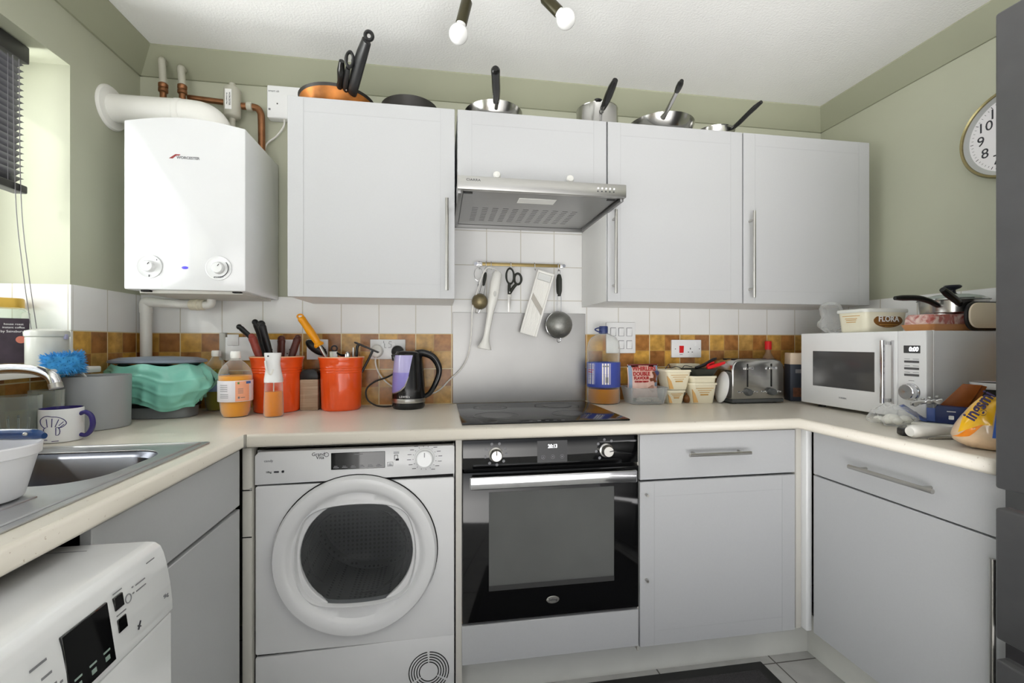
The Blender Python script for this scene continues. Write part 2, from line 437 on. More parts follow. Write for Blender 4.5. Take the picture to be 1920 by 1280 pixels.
def panel_door(parent, name, x0, x1, z0, z1, yf, th=0.018, groove=True, m=CAB):
    d = MB().box(x0, x1, yf, yf+th, z0, z1, 0.0012, 1)
    o = d.build(name, m, parent, world=True)
    if groove:
        g = MB(); a = 0.052
        for (u0, u1, w0, w1) in ((x0+a, x0+a+0.0016, z0+0.004, z1-0.004), (x1-a-0.0016, x1-a, z0+0.004, z1-0.004), (x0+a, x1-a, z1-a, z1-a+0.0012), (x0+a, x1-a, z0+a, z0+a+0.0012)):
            g.box(u0, u1, yf-0.0006, yf+0.001, w0, w1)
        g.build('moulding', GROOVE, o, world=True)
    return o
GROOVE = mat('shallow_groove_foil', (184, 185, 187), 0.4, var=0.01)

# sink base unit (faces +x)
r = thing('sink_base_cabinet', 'grey base cabinet under the sink, fixed top panel over its door', 'cabinet', (-0.86, 1.15, 0))
MB().box(-1.18, -0.60, 0.862, 1.455, 0.10, 0.70).box(-1.18, -1.10, 0.862, 1.455, 0.70, 0.87).build('carcass', CREAM, r, True, 0)
MB().box(-0.60, -0.581, 0.866, 1.437, 0.703, 0.866, 0.0015, 1).build('top_panel', CAB, r, True)
MB().box(-0.60, -0.581, 0.866, 1.437, 0.105, 0.692, 0.0015, 1).build('door', CAB, r, True)
MB().box(-0.602, -0.598, 0.866, 1.437, 0.69, 0.705).build('gap', DARK, r, True, 0)
# corner post left of dryer
r = thing('corner_post', 'cream corner post beside the tumble dryer, left side', 'post', (-0.57, 1.46, 0))
MB().box(-0.581, -0.554, 1.452, 1.50, 0, 0.868, 0.004).build('post', CREAM, r, True)
for z in (0.74, 0.60): MB().box(-0.582, -0.5535, 1.4505, 1.452, z, z+0.003).build('joint', DARK, r, True, 0)
MB().cyl((-0.556, 1.4525, 0.745), (-0.556, 1.449, 0.745), 0.0035).build('screw', SATIN, r, True)
struct(MB().box(-1.18, -0.64, -0.35, 1.46, 0, 0.10).build('baseboard_left', CREAM, smooth=0))

# oven housing
r = thing('oven_housing_cabinet', 'oven cabinet with cream sides and a grey filler panel below the oven', 'cabinet', (0.37, 1.75, 0))
MB().box(0.051, 0.0705, 1.464, 2.0, 0.0, 0.868).build('side_panel', CREAM, r, True, 0)
MB().box(0.6725, 0.676, 1.466, 2.0, 0.12, 0.868).build('side_panel', CREAM, r, True, 0)
MB().box(0.0705, 0.6725, 1.480, 2.0, 0.255, 0.271).build('shelf', mat('bare_chipboard', (172, 138, 92), 0.7, var=0.2, scale=60), r, True, 0)
MB().box(0.070, 0.6735, 1.458, 1.477, 0.142, 0.268, 0.0015, 1).build('filler_panel', CAB, r, True)
struct(MB().box(0.052, 1.395, 1.53, 1.546, 0, 0.141).build('baseboard_back', mat('white_plinth', (226, 226, 220), 0.5, var=0.04, scale=8), smooth=0))
struct(MB().box(1.392, 1.408, 0.848, 1.53, 0, 0.15).build('baseboard_right', MATS['white_plinth'], smooth=0))

# drawer unit right of oven
r = thing('drawer_base_cabinet', 'grey base cabinet right of the oven, drawer over a door', 'cabinet', (0.98, 1.75, 0))
MB().box(0.679, 1.279, 1.480, 2.0, 0.141, 0.868).build('carcass', CREAM, r, True, 0)
d = MB().box(0.678, 1.277, 1.458, 1.477, 0.710, 0.866, 0.0015, 1).build('drawer', CAB, r, True)
bar_handle(d, (0.843, 1.425, 0.797), (1.075, 1.425, 0.797), (0, 1, 0), 0.034)
d = panel_door(r, 'door', 0.678, 1.277, 0.137, 0.703, 1.458)
for z in (0.660, 0.368): MB().cyl((0.700, 1.459, z), (0.700, 1.443, z), 0.0045, seg=12).build('handle_fixing', SATIN, d, True)
MB().box(0.68, 1.276, 1.474, 1.479, 0.702, 0.711).build('gap', DARK, r, True, 0)
r = thing('corner_filler', 'white corner filler where the right base cabinets meet', 'filler post', (1.30, 1.46, 0))
MB().box(1.281, 1.304, 1.459, 1.48, 0.141, 0.868, 0.003).build('fluted_strip', CREAM, r, True)
MB().box(1.3045, 1.328, 1.436, 1.48, 0.141, 0.868, 0.005, 3).build('post', WHITE, r, True)
# right base unit (faces -x)
r = thing('right_base_cabinet', 'grey base cabinet along the right wall, between corner and fridge', 'cabinet', (1.62, 1.13, 0))
MB().box(1.332, 1.93, 0.852, 1.432, 0.151, 0.868).build('carcass', CREAM, r, True, 0)
d = MB().box(1.311, 1.330, 0.853, 1.414, 0.716, 0.866, 0.0015, 1).build('drawer', CAB, r, True)
bar_handle(d, (1.278, 1.242, 0.790), (1.278, 0.995, 0.790), (1, 0, 0), 0.034, 0.0065)
d = MB().box(1.311, 1.330, 0.853, 1.414, 0.152, 0.711, 0.0015, 1).build('door', CAB, r, True)
h = MB().cyl((1.287, 0.871, 0.30), (1.287, 0.871, 0.672), 0.006, seg=12)
for z in (0.34, 0.655): h.cyl((1.287, 0.871, z), (1.311, 0.871, z), 0.0045, seg=10)
h.build('handle', SATIN, d, True)
MB().box(1.3285, 1.3325, 0.855, 1.414, 0.708, 0.718).build('gap', DARK, r, True, 0)

# ================================================================ APPLIANCES
DRY = mat('dryer_enamel', (226, 226, 227), 0.3, var=0.015, scale=8, coat=0.2)
# ---- tumble dryer
r = thing('tumble_dryer', 'white tumble dryer with a big round glass door, between post and oven', 'tumble dryer', (-0.25, 1.75, 0))
dx0, dx1, dyf, dz1 = -0.548, 0.047, 1.46, 0.853
cx, cz = -0.253, 0.527
me = flat_curve([rrect(dx0+.004, dx1-.004, 0.244, 0.746, 0.004), [(cx+0.172*math.cos(a*PI/24), cz+0.172*math.sin(a*PI/24)) for a in range(48, 0, -1)]], 0.009, 0.003)
me.transform(Matrix.Translation((0, dyf+0.009, 0)) @ Matrix.Rotation(PI/2, 4, 'X')); me.materials.clear()
link_mesh('front_panel', me, DRY, r, True)
MB().box(dx0, dx0+.01, dyf+.02, 2.0, 0.01, dz1).box(dx1-.01, dx1, dyf+.02, 2.0, 0.01, dz1).box(dx0, dx1, dyf+.02, 2.0, dz1-.012, dz1, 0.003).box(dx0, dx1, 1.98, 2.0, 0.01, dz1-.012).box(dx0, dx1, dyf+.02, 2.0, 0, 0.012).build('casing', DRY, r, True, 0)
cp_ = MB().prism([(dx0, 0.7535), (dx1, 0.7535+0.008), (dx1, dz1-0.004), (dx1-0.006, dz1), (dx0+0.012, dz1), (dx0, dz1-0.012)], 'y', dyf-0.002, dyf+0.05, 0.002).build('control_panel', DRY, r, True)
MB().prism([(dx0+.001, 0.0), (dx1-.001, 0.0), (dx1-.001, 0.248), (dx0+.001, 0.232)], 'y', dyf, dyf+0.018, 0.003).build('lower_panel', DRY, r, True)
MB().box(dx0+.004, dx1-.004, dyf+.012, dyf+.016, 0.225, 0.256).build('seam_shadow', DARK, r, True, 0)
MB().box(dx0+.004, dx1-.004, dyf+.012, dyf+.016, 0.742, 0.764).build('seam_shadow', DARK, r, True, 0)
# door ring: round outside, flat-topped inside
def circ(R, y, n=72): return [(cx+R*math.cos(2*PI*i/n), y, cz+R*math.sin(2*PI*i/n)) for i in range(n)]
def clip(R, h, y, n=72):
    o = []
    for i in range(n):
        a = 2*PI*i/n; z = R*math.sin(a); x = R*math.cos(a)
        s = max(-h, min(h, z)); s = h*math.tanh(1.35*z/h)/math.tanh(1.35*R/h)*1.0 if abs(z) > 0.55*h else z*(math.tanh(1.35*.55)*h/math.tanh(1.35*R/h)/(0.55*h))
        o.append((cx+x, y, cz+s))
    return o
door = MB().loft([circ(0.2445, dyf-0.002), circ(0.2445, dyf-0.016), circ(0.238, dyf-0.027), circ(0.212, dyf-0.030), circ(0.200, dyf-0.022), circ(0.193, dyf-0.012), clip(0.186, 0.163, dyf-0.010), clip(0.180, 0.158, dyf-0.013), clip(0.176, 0.154, dyf-0.006), clip(0.174, 0.152, dyf+0.02)], False, False).build('door', DRY, r, True, 50)
MB().ring((cx, dyf-0.001, cz), 0.2455, 0.0022, (0, 1, 0), 72, 6).build('door_gap', DARK, door, True)
gl = MB().loft([clip(0.175, 0.153, dyf+0.000), clip(0.165, 0.144, dyf+0.016), clip(0.14, 0.12, dyf+0.05), clip(0.11, 0.09, dyf+0.075), clip(0.06, 0.05, dyf+0.085), clip(0.002, 0.002, dyf+0.087)], False, True)
gl.build('door_glass', clear('smoked_glass', (176, 178, 180), 0.04, 0.06), door, True)
m, nt, p, N, mt, mx = nodes('perforated_drum_steel', 0.4)
tc = N('ShaderNodeTexCoord'); vo = N('ShaderNodeTexVoronoi'); vo.inputs['Scale'].default_value = 62; vo.inputs['Randomness'].default_value = 0.0
nt.links.new(tc.outputs['Object'], vo.inputs['Vector'])
nt.links.new(mx(mt('LESS_THAN', vo.outputs['Distance'], 0.30), lin((128, 128, 127)), lin((52, 52, 52))), p.inputs['Base Color']); p.inputs['Metallic'].default_value = 0.2
MB().lathe([(0.172, -0.006), (0.178, -0.04), (0.205, -0.06), (0.21, -0.33), (0.19, -0.35), (0.001, -0.36)], (cx, dyf, cz), (0, -1, 0), 48).build('drum', m, r, True)
MB().ring((cx-.02, dyf+0.13, cz-0.05), 0.16, 0.004, (0, 1, 0.15), 48, 8).build('drum_rib', mat('dark_drum_rim', (90, 90, 90), 0.4, 0.6), r, True)
disp = MB().box(-0.330, -0.169, dyf-0.0035, dyf+0.002, 0.790, 0.842, 0.001, 1).build('display', BLACKG, cp_, True)
mm = MB()
for i in range(6): mm.box(-0.323+i*0.0255, -0.307+i*0.0255, dyf-0.0042, dyf-0.0036, 0.7955, 0.798).box(-0.321+i*0.0255, -0.311+i*0.0255, dyf-0.0042, dyf-0.0036, 0.800, 0.802)
mm.box(-0.262, -0.236, dyf-0.0042, dyf-0.0036, 0.8345, 0.8368).build('markings', GREYINK, disp, True, 0)
dl = MB().lathe([(0.031, 0), (0.0305, 0.006), (0.027, 0.009), (0.0255, 0.024), (0.022, 0.027), (0.0005, 0.027)], (-0.047, dyf-0.002, 0.816), (0, -1, 0), 36).build('dial', WHITE, cp_, True)
MB().box(-0.0482, -0.0458, dyf-0.0300, dyf-0.029, 0.824, 0.838).build('pointer', GREYINK, dl, True, 0)
mm = MB()
for i in range(16):
    a = 2*PI*i/16+0.1
    mm.cyl((-0.047+0.035*math.cos(a), dyf-0.0022, 0.816+0.035*math.sin(a)), (-0.047+0.038*math.cos(a), dyf-0.0022, 0.816+0.038*math.sin(a)), 0.0007, seg=6)
    if abs(math.sin(a)) < 0.93:
        u = -0.047+0.043*math.cos(a)+(0 if math.cos(a) > 0 else -0.012); w = 0.816+0.042*math.sin(a)
        mm.box(u, u+0.012, dyf-0.0026, dyf-0.0018, w-0.0008, w+0.0008)
mm.build('programme_marks', INK, cp_, True, 0)
text('lettering', 'Grand', 0.015, (-0.367, dyf-0.0024, 0.8395), INK, cp_); text('lettering', 'Vita', 0.015, (-0.362, dyf-0.0024, 0.8295), INK, cp_)
MB().ring((-0.343, dyf-0.0024, 0.8375), 0.0062, 0.0007, (0, 1, 0), 20, 6).build('emblem', INK, cp_, True)
text('lettering', 'candy', 0.011, (-0.509, dyf-0.0024, 0.825), GREYINK, cp_); text('lettering', '10kg', 0.0085, (-0.509, dyf-0.0024, 0.791), INK, cp_)
MB().box(-0.494, -0.480, dyf-0.0026, dyf-0.0018, 0.7885, 0.7935, 0.001).box(-0.472, -0.465, dyf-0.0026, dyf-0.0018, 0.788, 0.795, 0.002).build('symbols', INK, cp_, True, 0)
mm = MB()
for k, w in enumerate((0.837, 0.8335)): mm.box(-0.143, -0.126, dyf-0.0026, dyf-0.0018, w, w+0.0012)
mm.box(-0.141, -0.1395, dyf-0.0026, dyf-0.0018, 0.813, 0.829).box(-0.131, -0.1295, dyf-0.0026, dyf-0.0018, 0.813, 0.829).box(-0.141, -0.1295, dyf-0.0026, dyf-0.0018, 0.8275, 0.829).box(-0.137, -0.127, dyf-0.0026, dyf-0.0018, 0.811, 0.817)
for a, b, c, d in ((-0.162, -0.1445, 0.7945, 0.7953), (-0.162, -0.1445, 0.8065, 0.8073), (-0.162, -0.1612, 0.7945, 0.807), (-0.1453, -0.1445, 0.7945, 0.807), (-0.159, -0.148, 0.797, 0.7985), (-0.158, -0.149, 0.801, 0.8022)): mm.box(a, b, dyf-0.0026, dyf-0.0018, c, d)
mm.build('symbols', INK, cp_, True, 0)
vg = MB()
for R in (0.030, 0.038, 0.046, 0.054, 0.062):
    for k in range(3): vg.ring((-0.034, dyf-0.0003, 0.135), R, 0.0016, (0, 1, 0), 24, 6, k*2*PI/3+0.5+0.06, (k+1)*2*PI/3+0.5-0.06)
vg.build('vent_grille', DARK, r, True)

# ---- built-in oven
r = thing('built_in_oven', 'black built-in electric oven with grey glass door and steel bar handle', 'oven', (0.37, 1.75, 0.27))
ox0, ox1, oyf = 0.0725, 0.671, 1.458
MB().box(0.078, 0.666, 1.485, 1.99, 0.275, 0.864).build('casing', BLACKP, r, True, 0)
pn = MB().box(ox0, ox1, oyf, 1.49, 0.772, 0.866, 0.002).build('control_panel', BLACKG, r, True)
dr = MB().box(ox0, ox1, oyf-0.004, 1.484, 0.279, 0.762, 0.002).build('door', mat('black_door_glass', (12, 12, 13), 0.06, var=0.02, spec=0.6), r, True)
MB().box(0.157, 0.583, oyf-0.0052, oyf-0.003, 0.377, 0.697, 0.001, 1).build('window', mat('grey_oven_glass', (92, 93, 92), 0.07, var=0.08, scale=4, spec=0.7), dr, True)
MB().box(0.157, 0.583, oyf-0.0056, oyf-0.0050, 0.377, 0.394).build('window_shade_line', mat('dark_oven_glass', (66, 66, 66), 0.1), dr, True, 0)
h = MB().box(0.093, 0.647, 1.410, 1.4245, 0.719, 0.759, 0.004, 3)
for x in (0.115, 0.625): h.box(x-0.009, x+0.009, 1.42, 1.458, 0.731, 0.747, 0.002)
h.build('handle', CHROME, dr, True)
e = MB().lathe([(0.0005, 0.0012), (0.0205, 0.0012), (0.022, 0)], (0.370, oyf-0.004, 0.331), (0, -1, 0), 32, sx=1, sy=0.55).build('badge', SATIN, dr, True)
text('lettering', 'belling', 0.011, (0.370, oyf-0.0055, 0.3315), INK, e)
for x, rot in ((0.180, 0.0), (0.556, 1.4)):
    k = MB().lathe([(0.0235, 0), (0.0235, 0.004), (0.019, 0.006), (0.0185, 0.024), (0.0165, 0.027), (0.0005, 0.027)], (x, oyf, 0.818), (0, -1, 0), 32).build('knob', SATIN, pn, True)
    MB().box(-0.0012, 0.0012, oyf-0.0285, oyf-0.0268, 0.003, 0.016).xf(Matrix.Translation((x, 0, 0.818)) @ Matrix.Rotation(rot, 4, 'Y')).build('pointer', INK, k, True, 0)
    mk = MB()
    for i in range(9 if x < .3 else 5):
        a = 0.5+i*0.72 if x < .3 else 1.0+i*0.75
        mk.lathe([(0.0004, 0.0006), (0.0048, 0.0006)], (x+0.035*math.cos(a), oyf, 0.819+0.035*math.sin(a)), (0, -1, 0), 10)
    mk.build('symbols', GREYINK, pn, True)
ds = MB().box(0.318, 0.420, oyf-0.0012, oyf+0.001, 0.785, 0.857).build('display', mat('display_glass', (34, 35, 38), 0.1), pn, True, 0)
text('digits', '20:13', 0.017, (0.370, oyf-0.0016, 0.838), mat('lit_digits', (250, 250, 255), 0.5, emit=(250, 250, 255), estr=0.55), ds, bold=0.0006, sx=0.85)
mk = MB()
for x in (0.338, 0.370, 0.402): mk.ring((x, oyf-0.0016, 0.803), 0.0062, 0.0008, (0, 1, 0), 18, 6).box(x-0.0022, x+0.0022, oyf-0.0018, oyf-0.0014, 0.8012, 0.8048)
mk.build('touch_buttons', GREYINK, ds, True, 0)

# ---- hob
r = thing('ceramic_hob', 'black glass hob set into the worktop in front of the steel panel', 'hob', (0.362, 1.73, 0.9105))
gl = MB().box(0.072, 0.655, 1.487, 1.980, 0.9102, 0.9162, 0.0015, 2).build('glass_plate', mat('hob_glass', (14, 14, 14), 0.09, var=0.3, scale=14), r, True)
HR = mat('hob_zone_print', (58, 57, 55), 0.25)
for x, y, R in ((0.205, 1.63, 0.085), (0.205, 1.85, 0.07), (0.49, 1.64, 0.075), (0.49, 1.86, 0.095)):
    MB().lathe([(R-0.004, 0.0003), (R, 0.0003)], (x, y, 0.9163), (0, 0, 1), 48).lathe([(0.002, 0.0002), (R*0.62, 0.0002), (R*0.66, 0.0002)], (x, y, 0.9161), (0, 0, 1), 40).build('cooking_zone', HR, gl, True)
mk = MB()
for i in range(5): mk.box(0.30+i*0.028, 0.312+i*0.028, 1.497, 1.503, 0.9162, 0.9166)
mk.build('touch_controls', GREYINK, gl, True, 0)
# ---- steel splash panel
tag(MB().box(0.057, 0.672, 2.026, 2.0318, 0.911, 1.317, 0.001, 1).build('steel_splashback', mat('splash_steel', (168, 167, 165), 0.40, 1.0, var=0.05, scale=5, bump=0.015, bscale=14), None), 'brushed steel splashback panel on the wall behind the hob', 'splashback')

# ---- cooker hood
r = thing('cooker_hood', 'slim stainless steel cooker hood under the short wall cupboard', 'cooker hood', (0.36, 1.78, 1.69))
HX0, HX1 = 0.061, 0.660
bd = MB().box(HX0, HX1, 1.556, 2.022, 1.712, 1.752).box(HX0, HX0+0.012, 1.556, 2.022, 1.694, 1.72, 0.001).box(HX1-0.012, HX1, 1.556, 2.022, 1.694, 1.72, 0.001).box(HX0, HX1, 2.008, 2.022, 1.694, 1.72)
bd.build('body', STEELH, r, True, 30)
fr = MB().box(HX0-0.002, HX1+0.002, 1.535, 1.556, 1.703, 1.748, 0.0015).build('front_strip', STEEL, r, True)
text('lettering', 'CIARRA', 0.0105, (0.113, 1.5346, 1.7345), INK, fr, sx=1.35)
for i in range(5): MB().cyl((0.555+i*0.0148, 1.536, 1.729), (0.555+i*0.0148, 1.531, 1.729), 0.0036, seg=14).build('button', CHROME, fr, True)
mk = MB()
for i in range(5): mk.box(0.5525+i*0.0148, 0.5575+i*0.0148, 1.5344, 1.535, 1.7175, 1.7215)
mk.build('symbols', INK, fr, True, 0)
fp = MB().box(HX0+0.02, HX1-0.02, 1.566, 2.003, 1.7065, 1.7125, 0.001, 1).build('filter_panel', STEELH, r, True)
sl = MB()
for c in range(11):
    x = 0.125+c*0.040
    for k in range(9): sl.box(x, x+0.022, 1.752+k*0.0225, 1.7545+k*0.0225, 1.7058, 1.7068)
sl.build('slots', mat('slot_shadow', (92, 92, 92), 0.5, 0.6), fp, True, 0)
MB().box(0.285, 0.425, 1.612, 1.668, 1.7045, 1.7068, 0.001, 1).build('lamp_cover', mat('frosted_lamp_cover', (232, 232, 228), 0.3), r, True)
for x in (0.098, 0.622): MB().box(x-0.016, x+0.016, 1.578, 1.588, 1.703, 1.7068, 0.002).build('clip', BLACKP, r, True)

# ---- wall cupboards
def wall_cab(label, x0, x1, z0, z1, handle=None, knobs=None, gr='wall cupboards along the back wall'):
    r = thing('wall_cupboard', label, 'cupboard', ((x0+x1)/2, 1.87, z0), 0, gr)
    MB().box(x0+0.001, x1-0.001, 1.7195, 2.030, z0+0.002, z1-0.004).build('carcass', WCAR, r, True, 0)
    d = panel_door(r, 'door', x0+0.0015, x1-0.0015, z0, z1, 1.700)
    if handle is not None:
        hx, za, zb = handle
        bar_handle(d, (hx, 1.668, za), (hx, 1.668, zb), (0, 1, 0), 0.034, 0.0058, 0.1)
    if knobs:
        for kx, kz in knobs:
            MB().lathe([(0.005, 0), (0.005, 0.008), (0.0125, 0.014), (0.0145, 0.021), (0.011, 0.028), (0.0005, 0.030)], (kx, 1.70, kz), (0, -1, 0), 24).build('knob', WHITEP, d, True)
    return r
WCAR = mat('white_carcass_board', (232, 232, 230), 0.45, var=0.01)
wall_cab('tall grey-white wall cupboard between boiler and cooker hood', -0.533, 0.057, 1.345, 2.055, (0.026, 1.373, 1.711))
wall_cab('short wall cupboard above the cooker hood with two round white knobs', 0.0645, 0.6515, 1.753, 2.055, None, ((0.212, 1.810), (0.496, 1.812)))
wall_cab('tall grey wall cupboard just right of the cooker hood', 0.6545, 1.243, 1.345, 2.055, (0.677, 1.374, 1.700))
wall_cab('tall grey wall cupboard at the right end of the row', 1.246, 1.856, 1.345, 2.055, (1.273, 1.367, 1.722))

# ---- washing machine under the left worktop, facing the room
r = thing('washing_machine', 'white front-loading machine under the left worktop, cut off by the corner', 'washing machine', (-0.75, 0.55, 0))
prof = [(-1.05, 0.0), (-0.449, 0.0), (-0.449, 0.726), (-1.05, 0.726)]
MB().prism([(z, x) for z, x in []] or [(x, z) for x, z in prof], 'y', 0.25, 0.85, 0.006).build('casing', WHITE, r, True)
prof = [(-0.62, 0.7275), (-0.448, 0.7275), (-0.4485, 0.745), (-0.4515, 0.775), (-0.4565, 0.805), (-0.4615, 0.826), (-0.4665, 0.838), (-0.475, 0.8445), (-0.487, 0.846), (-0.62, 0.846)]
pn = MB().prism(prof, 'y', 0.25, 0.85, 0.0025).build('control_panel', WHITE, r, True, 50)
MB().box(-1.05, -0.621, 0.252, 0.848, 0.7275, 0.8445, 0.003).build('top_lid', WHITE, r, True)
MB().box(-1.0, -0.56, 0.823, 0.8245, 0.8455, 0.8464).build('lid_seam', GREYINK, r, True, 0)
tilt = math.atan2(0.012, 0.085)
PM = Matrix.Translation((-0.4535, 0.690, 0.780)) @ frame('+x') @ Matrix.Rotation(-tilt, 4, 'X')
ds = MB().box(-0.058, 0.020, -0.042, 0.040, -0.002, 0.0022, 0.001, 1).xf(PM).build('display', BLACKG, pn, True)
mk = MB()
for i in range(3): mk.box(-0.050+i*0.0245, -0.038+i*0.0245, -0.022, -0.0195, 0.0022, 0.0026).box(-0.048+i*0.0245, -0.040+i*0.0245, -0.033, -0.027, 0.0022, 0.0026)
mk.xf(PM).build('symbols', mat('pale_green_print', (150, 170, 160), 0.5), ds, True, 0)
for v in (0.028, -0.004): MB().box(0.032, 0.050, v-0.0095, v+0.0095, -0.002, 0.0024, 0.0008, 1).xf(PM).build('button', BLACKG, pn, True)
mk = MB()
for u0, u1, v in ((0.032, 0.050, 0.042), (0.033, 0.052, 0.010), (0.078, 0.100, 0.031), (0.078, 0.100, 0.022), (0.108, 0.128, 0.050)): mk.box(u0, u1, v, v+0.0016, 0.001, 0.0016)
for u, v in ((0.070, 0.032), (0.070, 0.023)): mk.box(u, u+0.003, v, v+0.002, 0.001, 0.0016)
mk.ring((0.060, 0.022, 0.0012), 0.006, 0.0007, (0, 0, 1), 18, 6)
for u0, u1, v in ((-0.102, -0.080, 0.028), (-0.090, -0.076, 0.010), (-0.096, -0.072, -0.006), (-0.140, -0.128, 0.024), (-0.068, -0.064, -0.010)): mk.box(u0, u1, v, v+0.0028, 0.001, 0.0016)
mk.xf(PM).build('markings', GREYINK, pn, True, 0)
text('lettering', '9kg', 0.009, None, GREYINK, pn, M=PM @ Matrix.Translation((0.142, -0.020, 0.0012)))
MB().cyl((0.070, -0.032, 0.0012), (0.077, -0.022, 0.0012), 0.0011, seg=6).cyl((0.070, -0.026, 0.0012), (0.076, -0.030, 0.0012), 0.0009, seg=6).xf(PM).build('emblem', INK, pn, True)
MB().lathe([(0.034, 0.0), (0.033, 0.006), (0.029, 0.009), (0.026, 0.026), (0.022, 0.029), (0.018, 0.026), (0.0005, 0.025)], (-0.098, -0.050, 0), (0, 0, 1), 40).xf(PM).build('dial', WHITE, pn, True)

# ---- boiler
r = thing('gas_boiler', 'white wall-hung gas boiler with two round dials by the window', 'boiler', (-0.857, 1.86, 1.362))
bx0, bx1 = -1.046, -0.669
top = [(bx1-(bx1-bx0)*i/16, 1.928+0.024*math.sin(PI*i/16)**1.0-0.002*(1-i/16)) for i in range(17)]
bo = MB().prism([(bx0, 1.362), (bx1, 1.360)]+top, 'y', 1.700, 2.028, 0.004).build('casing', mat('boiler_enamel', (229, 230, 232), 0.16, var=0.008, coat=0.4), r, True, 35)
MB().box(bx0+0.03, bx1-0.02, 1.73, 2.0, 1.352, 1.3615).build('base_tray', mat('grey_tray', (205, 203, 196), 0.5), r, True, 0)
for x in (bx0+0.055, bx1-0.035): MB().box(x-0.014, x+0.014, 1.715, 1.735, 1.3555, 1.3615, 0.001).build('latch', DARK, r, True)
for x, R, nm in ((-0.969, 0.040, 'a'), (-0.754, 0.042, 'b')):
    k = MB().lathe([(R, 0), (R, 0.0025), (R-0.003, 0.003), (R-0.006, 0.0012), (R*0.52, 0.001), (R*0.48, 0.004)], (x, 1.700, 1.439), (0, -1, 0), 40).build('dial_ring', WHITE, r, True)
    MB().ring((x, 1.6985, 1.439), R-0.0005, 0.0008, (0, 1, 0), 40, 6).build('outline', GREYINK, k, True)
    kk = MB().lathe([(0.0195, 0.001), (0.0185, 0.014), (0.0165, 0.017), (0.0005, 0.0175)], (x, 1.700, 1.439), (0, -1, 0), 32).build('dial', WHITE, r, True)
    MB().box(-0.0009, 0.0009, 1.6812, 1.6826, 0.006, 0.014).xf(Matrix.Translation((x, 0, 1.439)) @ Matrix.Rotation(0.6, 4, 'Y')).build('pointer', INK, kk, True, 0)
    if nm == 'b':
        text('lettering', 'greenstar i', 0.0068, (x, 1.6972, 1.408), INK, k); MB().ring((x, 1.6975, 1.439), 0.031, 0.0011, (0, 1, 0), 30, 6, -0.7, 1.6).build('scale_arc', INK, k, True)
    else: MB().box(x-0.0012, x+0.0012, 1.6975, 1.6985, 1.404, 1.411).box(x+0.022, x+0.024, 1.6975, 1.6985, 1.460, 1.464).build('symbols', INK, k, True, 0)
MB().ball((-0.860, 1.6995, 1.4375), (0.0105, 0.004, 0.0048)).build('indicator_light', mat('blue_indicator', (92, 84, 214), 0.2, emit=(90, 80, 230), estr=0.4), r, True)
text('lettering', 'WORCESTER', 0.0125, (-0.850, 1.6993, 1.8125), GREYINK, r, bold=0.0003, sx=0.98)
MB().prism([(-0.909, 1.8085), (-0.889, 1.8235), (-0.874, 1.8235), (-0.878, 1.8195), (-0.886, 1.8195), (-0.898, 1.8085)], 'y', 1.6988, 1.7).build('emblem', mat('dull_red_print', (150, 62, 62), 0.5), r, True, 0)
# flue
r = thing('boiler_flue', 'fat white flue pipe from the left wall into the boiler top', 'flue', (-1.19, 1.875, 2.045))
MB().lathe([(0.050, 0.012), (0.074, 0.010), (0.079, 0.004), (0.079, 0)], (-1.1965, 1.875, 2.045), (1, 0, 0), 40, True).build('wall_flange', WHITEP, r, True)
MB().tube([(-1.190, 1.875, 2.045), (-1.05, 1.875, 2.045), (-0.93, 1.875, 2.045), (-0.872, 1.875, 2.035), (-0.838, 1.875, 2.0), (-0.832, 1.875, 1.953)], 0.049, 32, 8).build('pipe', WHITEP, r, True)
MB().lathe([(0.049, 0), (0.0515, 0.003), (0.0515, 0.02), (0.049, 0.023)], (-0.975, 1.875, 2.045), (1, 0, 0), 32).build('collar', WHITEP, r, True)
MB().cyl((-0.805, 1.845, 1.968), (-0.790, 1.833, 1.968), 0.014).build('test_plug', WHITEP, r, True)
# grey pipes from the coving
PP = mat('painted_pipe', (188, 186, 172), 0.45, var=0.05)
for x, z, lab in ((-1.08, 2.296, 'painted pipe bending from the coving above the boiler, nearer the window'), (-1.012, 2.272, 'painted pipe bending from the coving above the boiler, nearer the cupboards')):
    r = thing('heating_pipe', lab, 'pipe', (x, 1.98, 2.12), 0, 'painted pipes above the boiler')
    MB().tube([(x-0.006, 2.0, z+0.004), (x+0.004, 1.965, z-0.008), (x+0.007, 1.962, z-0.04), (x+0.010, 1.962, 2.19)], 0.0125, 14).build('pipe', PP, r, True)
    MB().lathe([(0.0125, 0), (0.0165, 0.004), (0.0165, 0.016), (0.014, 0.019), (0.0165, 0.022), (0.0165, 0.034), (0.0125, 0.038)], (x+0.010, 1.962, 2.160), (0, 0, 1), 18).build('joint', COPPER, r, True)
    MB().cyl((x+0.010, 1.962, 2.165), (x+0.010, 1.962, 1.954), 0.0115, seg=14).build('lower_pipe', COPPER, r, True)
r = thing('copper_pipework', 'copper pipe with a grey cylindrical filter right of the flue', 'pipe', (-0.835, 2.0, 1.95))
MB().tube([(-1.0, 2.0, 2.168), (-0.93, 2.0, 2.164), (-0.86, 2.0, 2.160)], 0.011, 14).build('pipe', COPPER, r, True)
MB().tube([(-0.80, 2.0, 2.150), (-0.765, 2.0, 2.150), (-0.742, 2.0, 2.146), (-0.730, 2.0, 2.130), (-0.726, 2.0, 2.10), (-0.724, 2.0, 1.946)], 0.0135, 14).build('pipe', COPPER, r, True)
MB().lathe([(0.0135, 0), (0.018, 0.003), (0.018, 0.02), (0.0135, 0.023)], (-0.782, 2.0, 2.150), (1, 0, 0), 18).build('joint', PP, r, True)
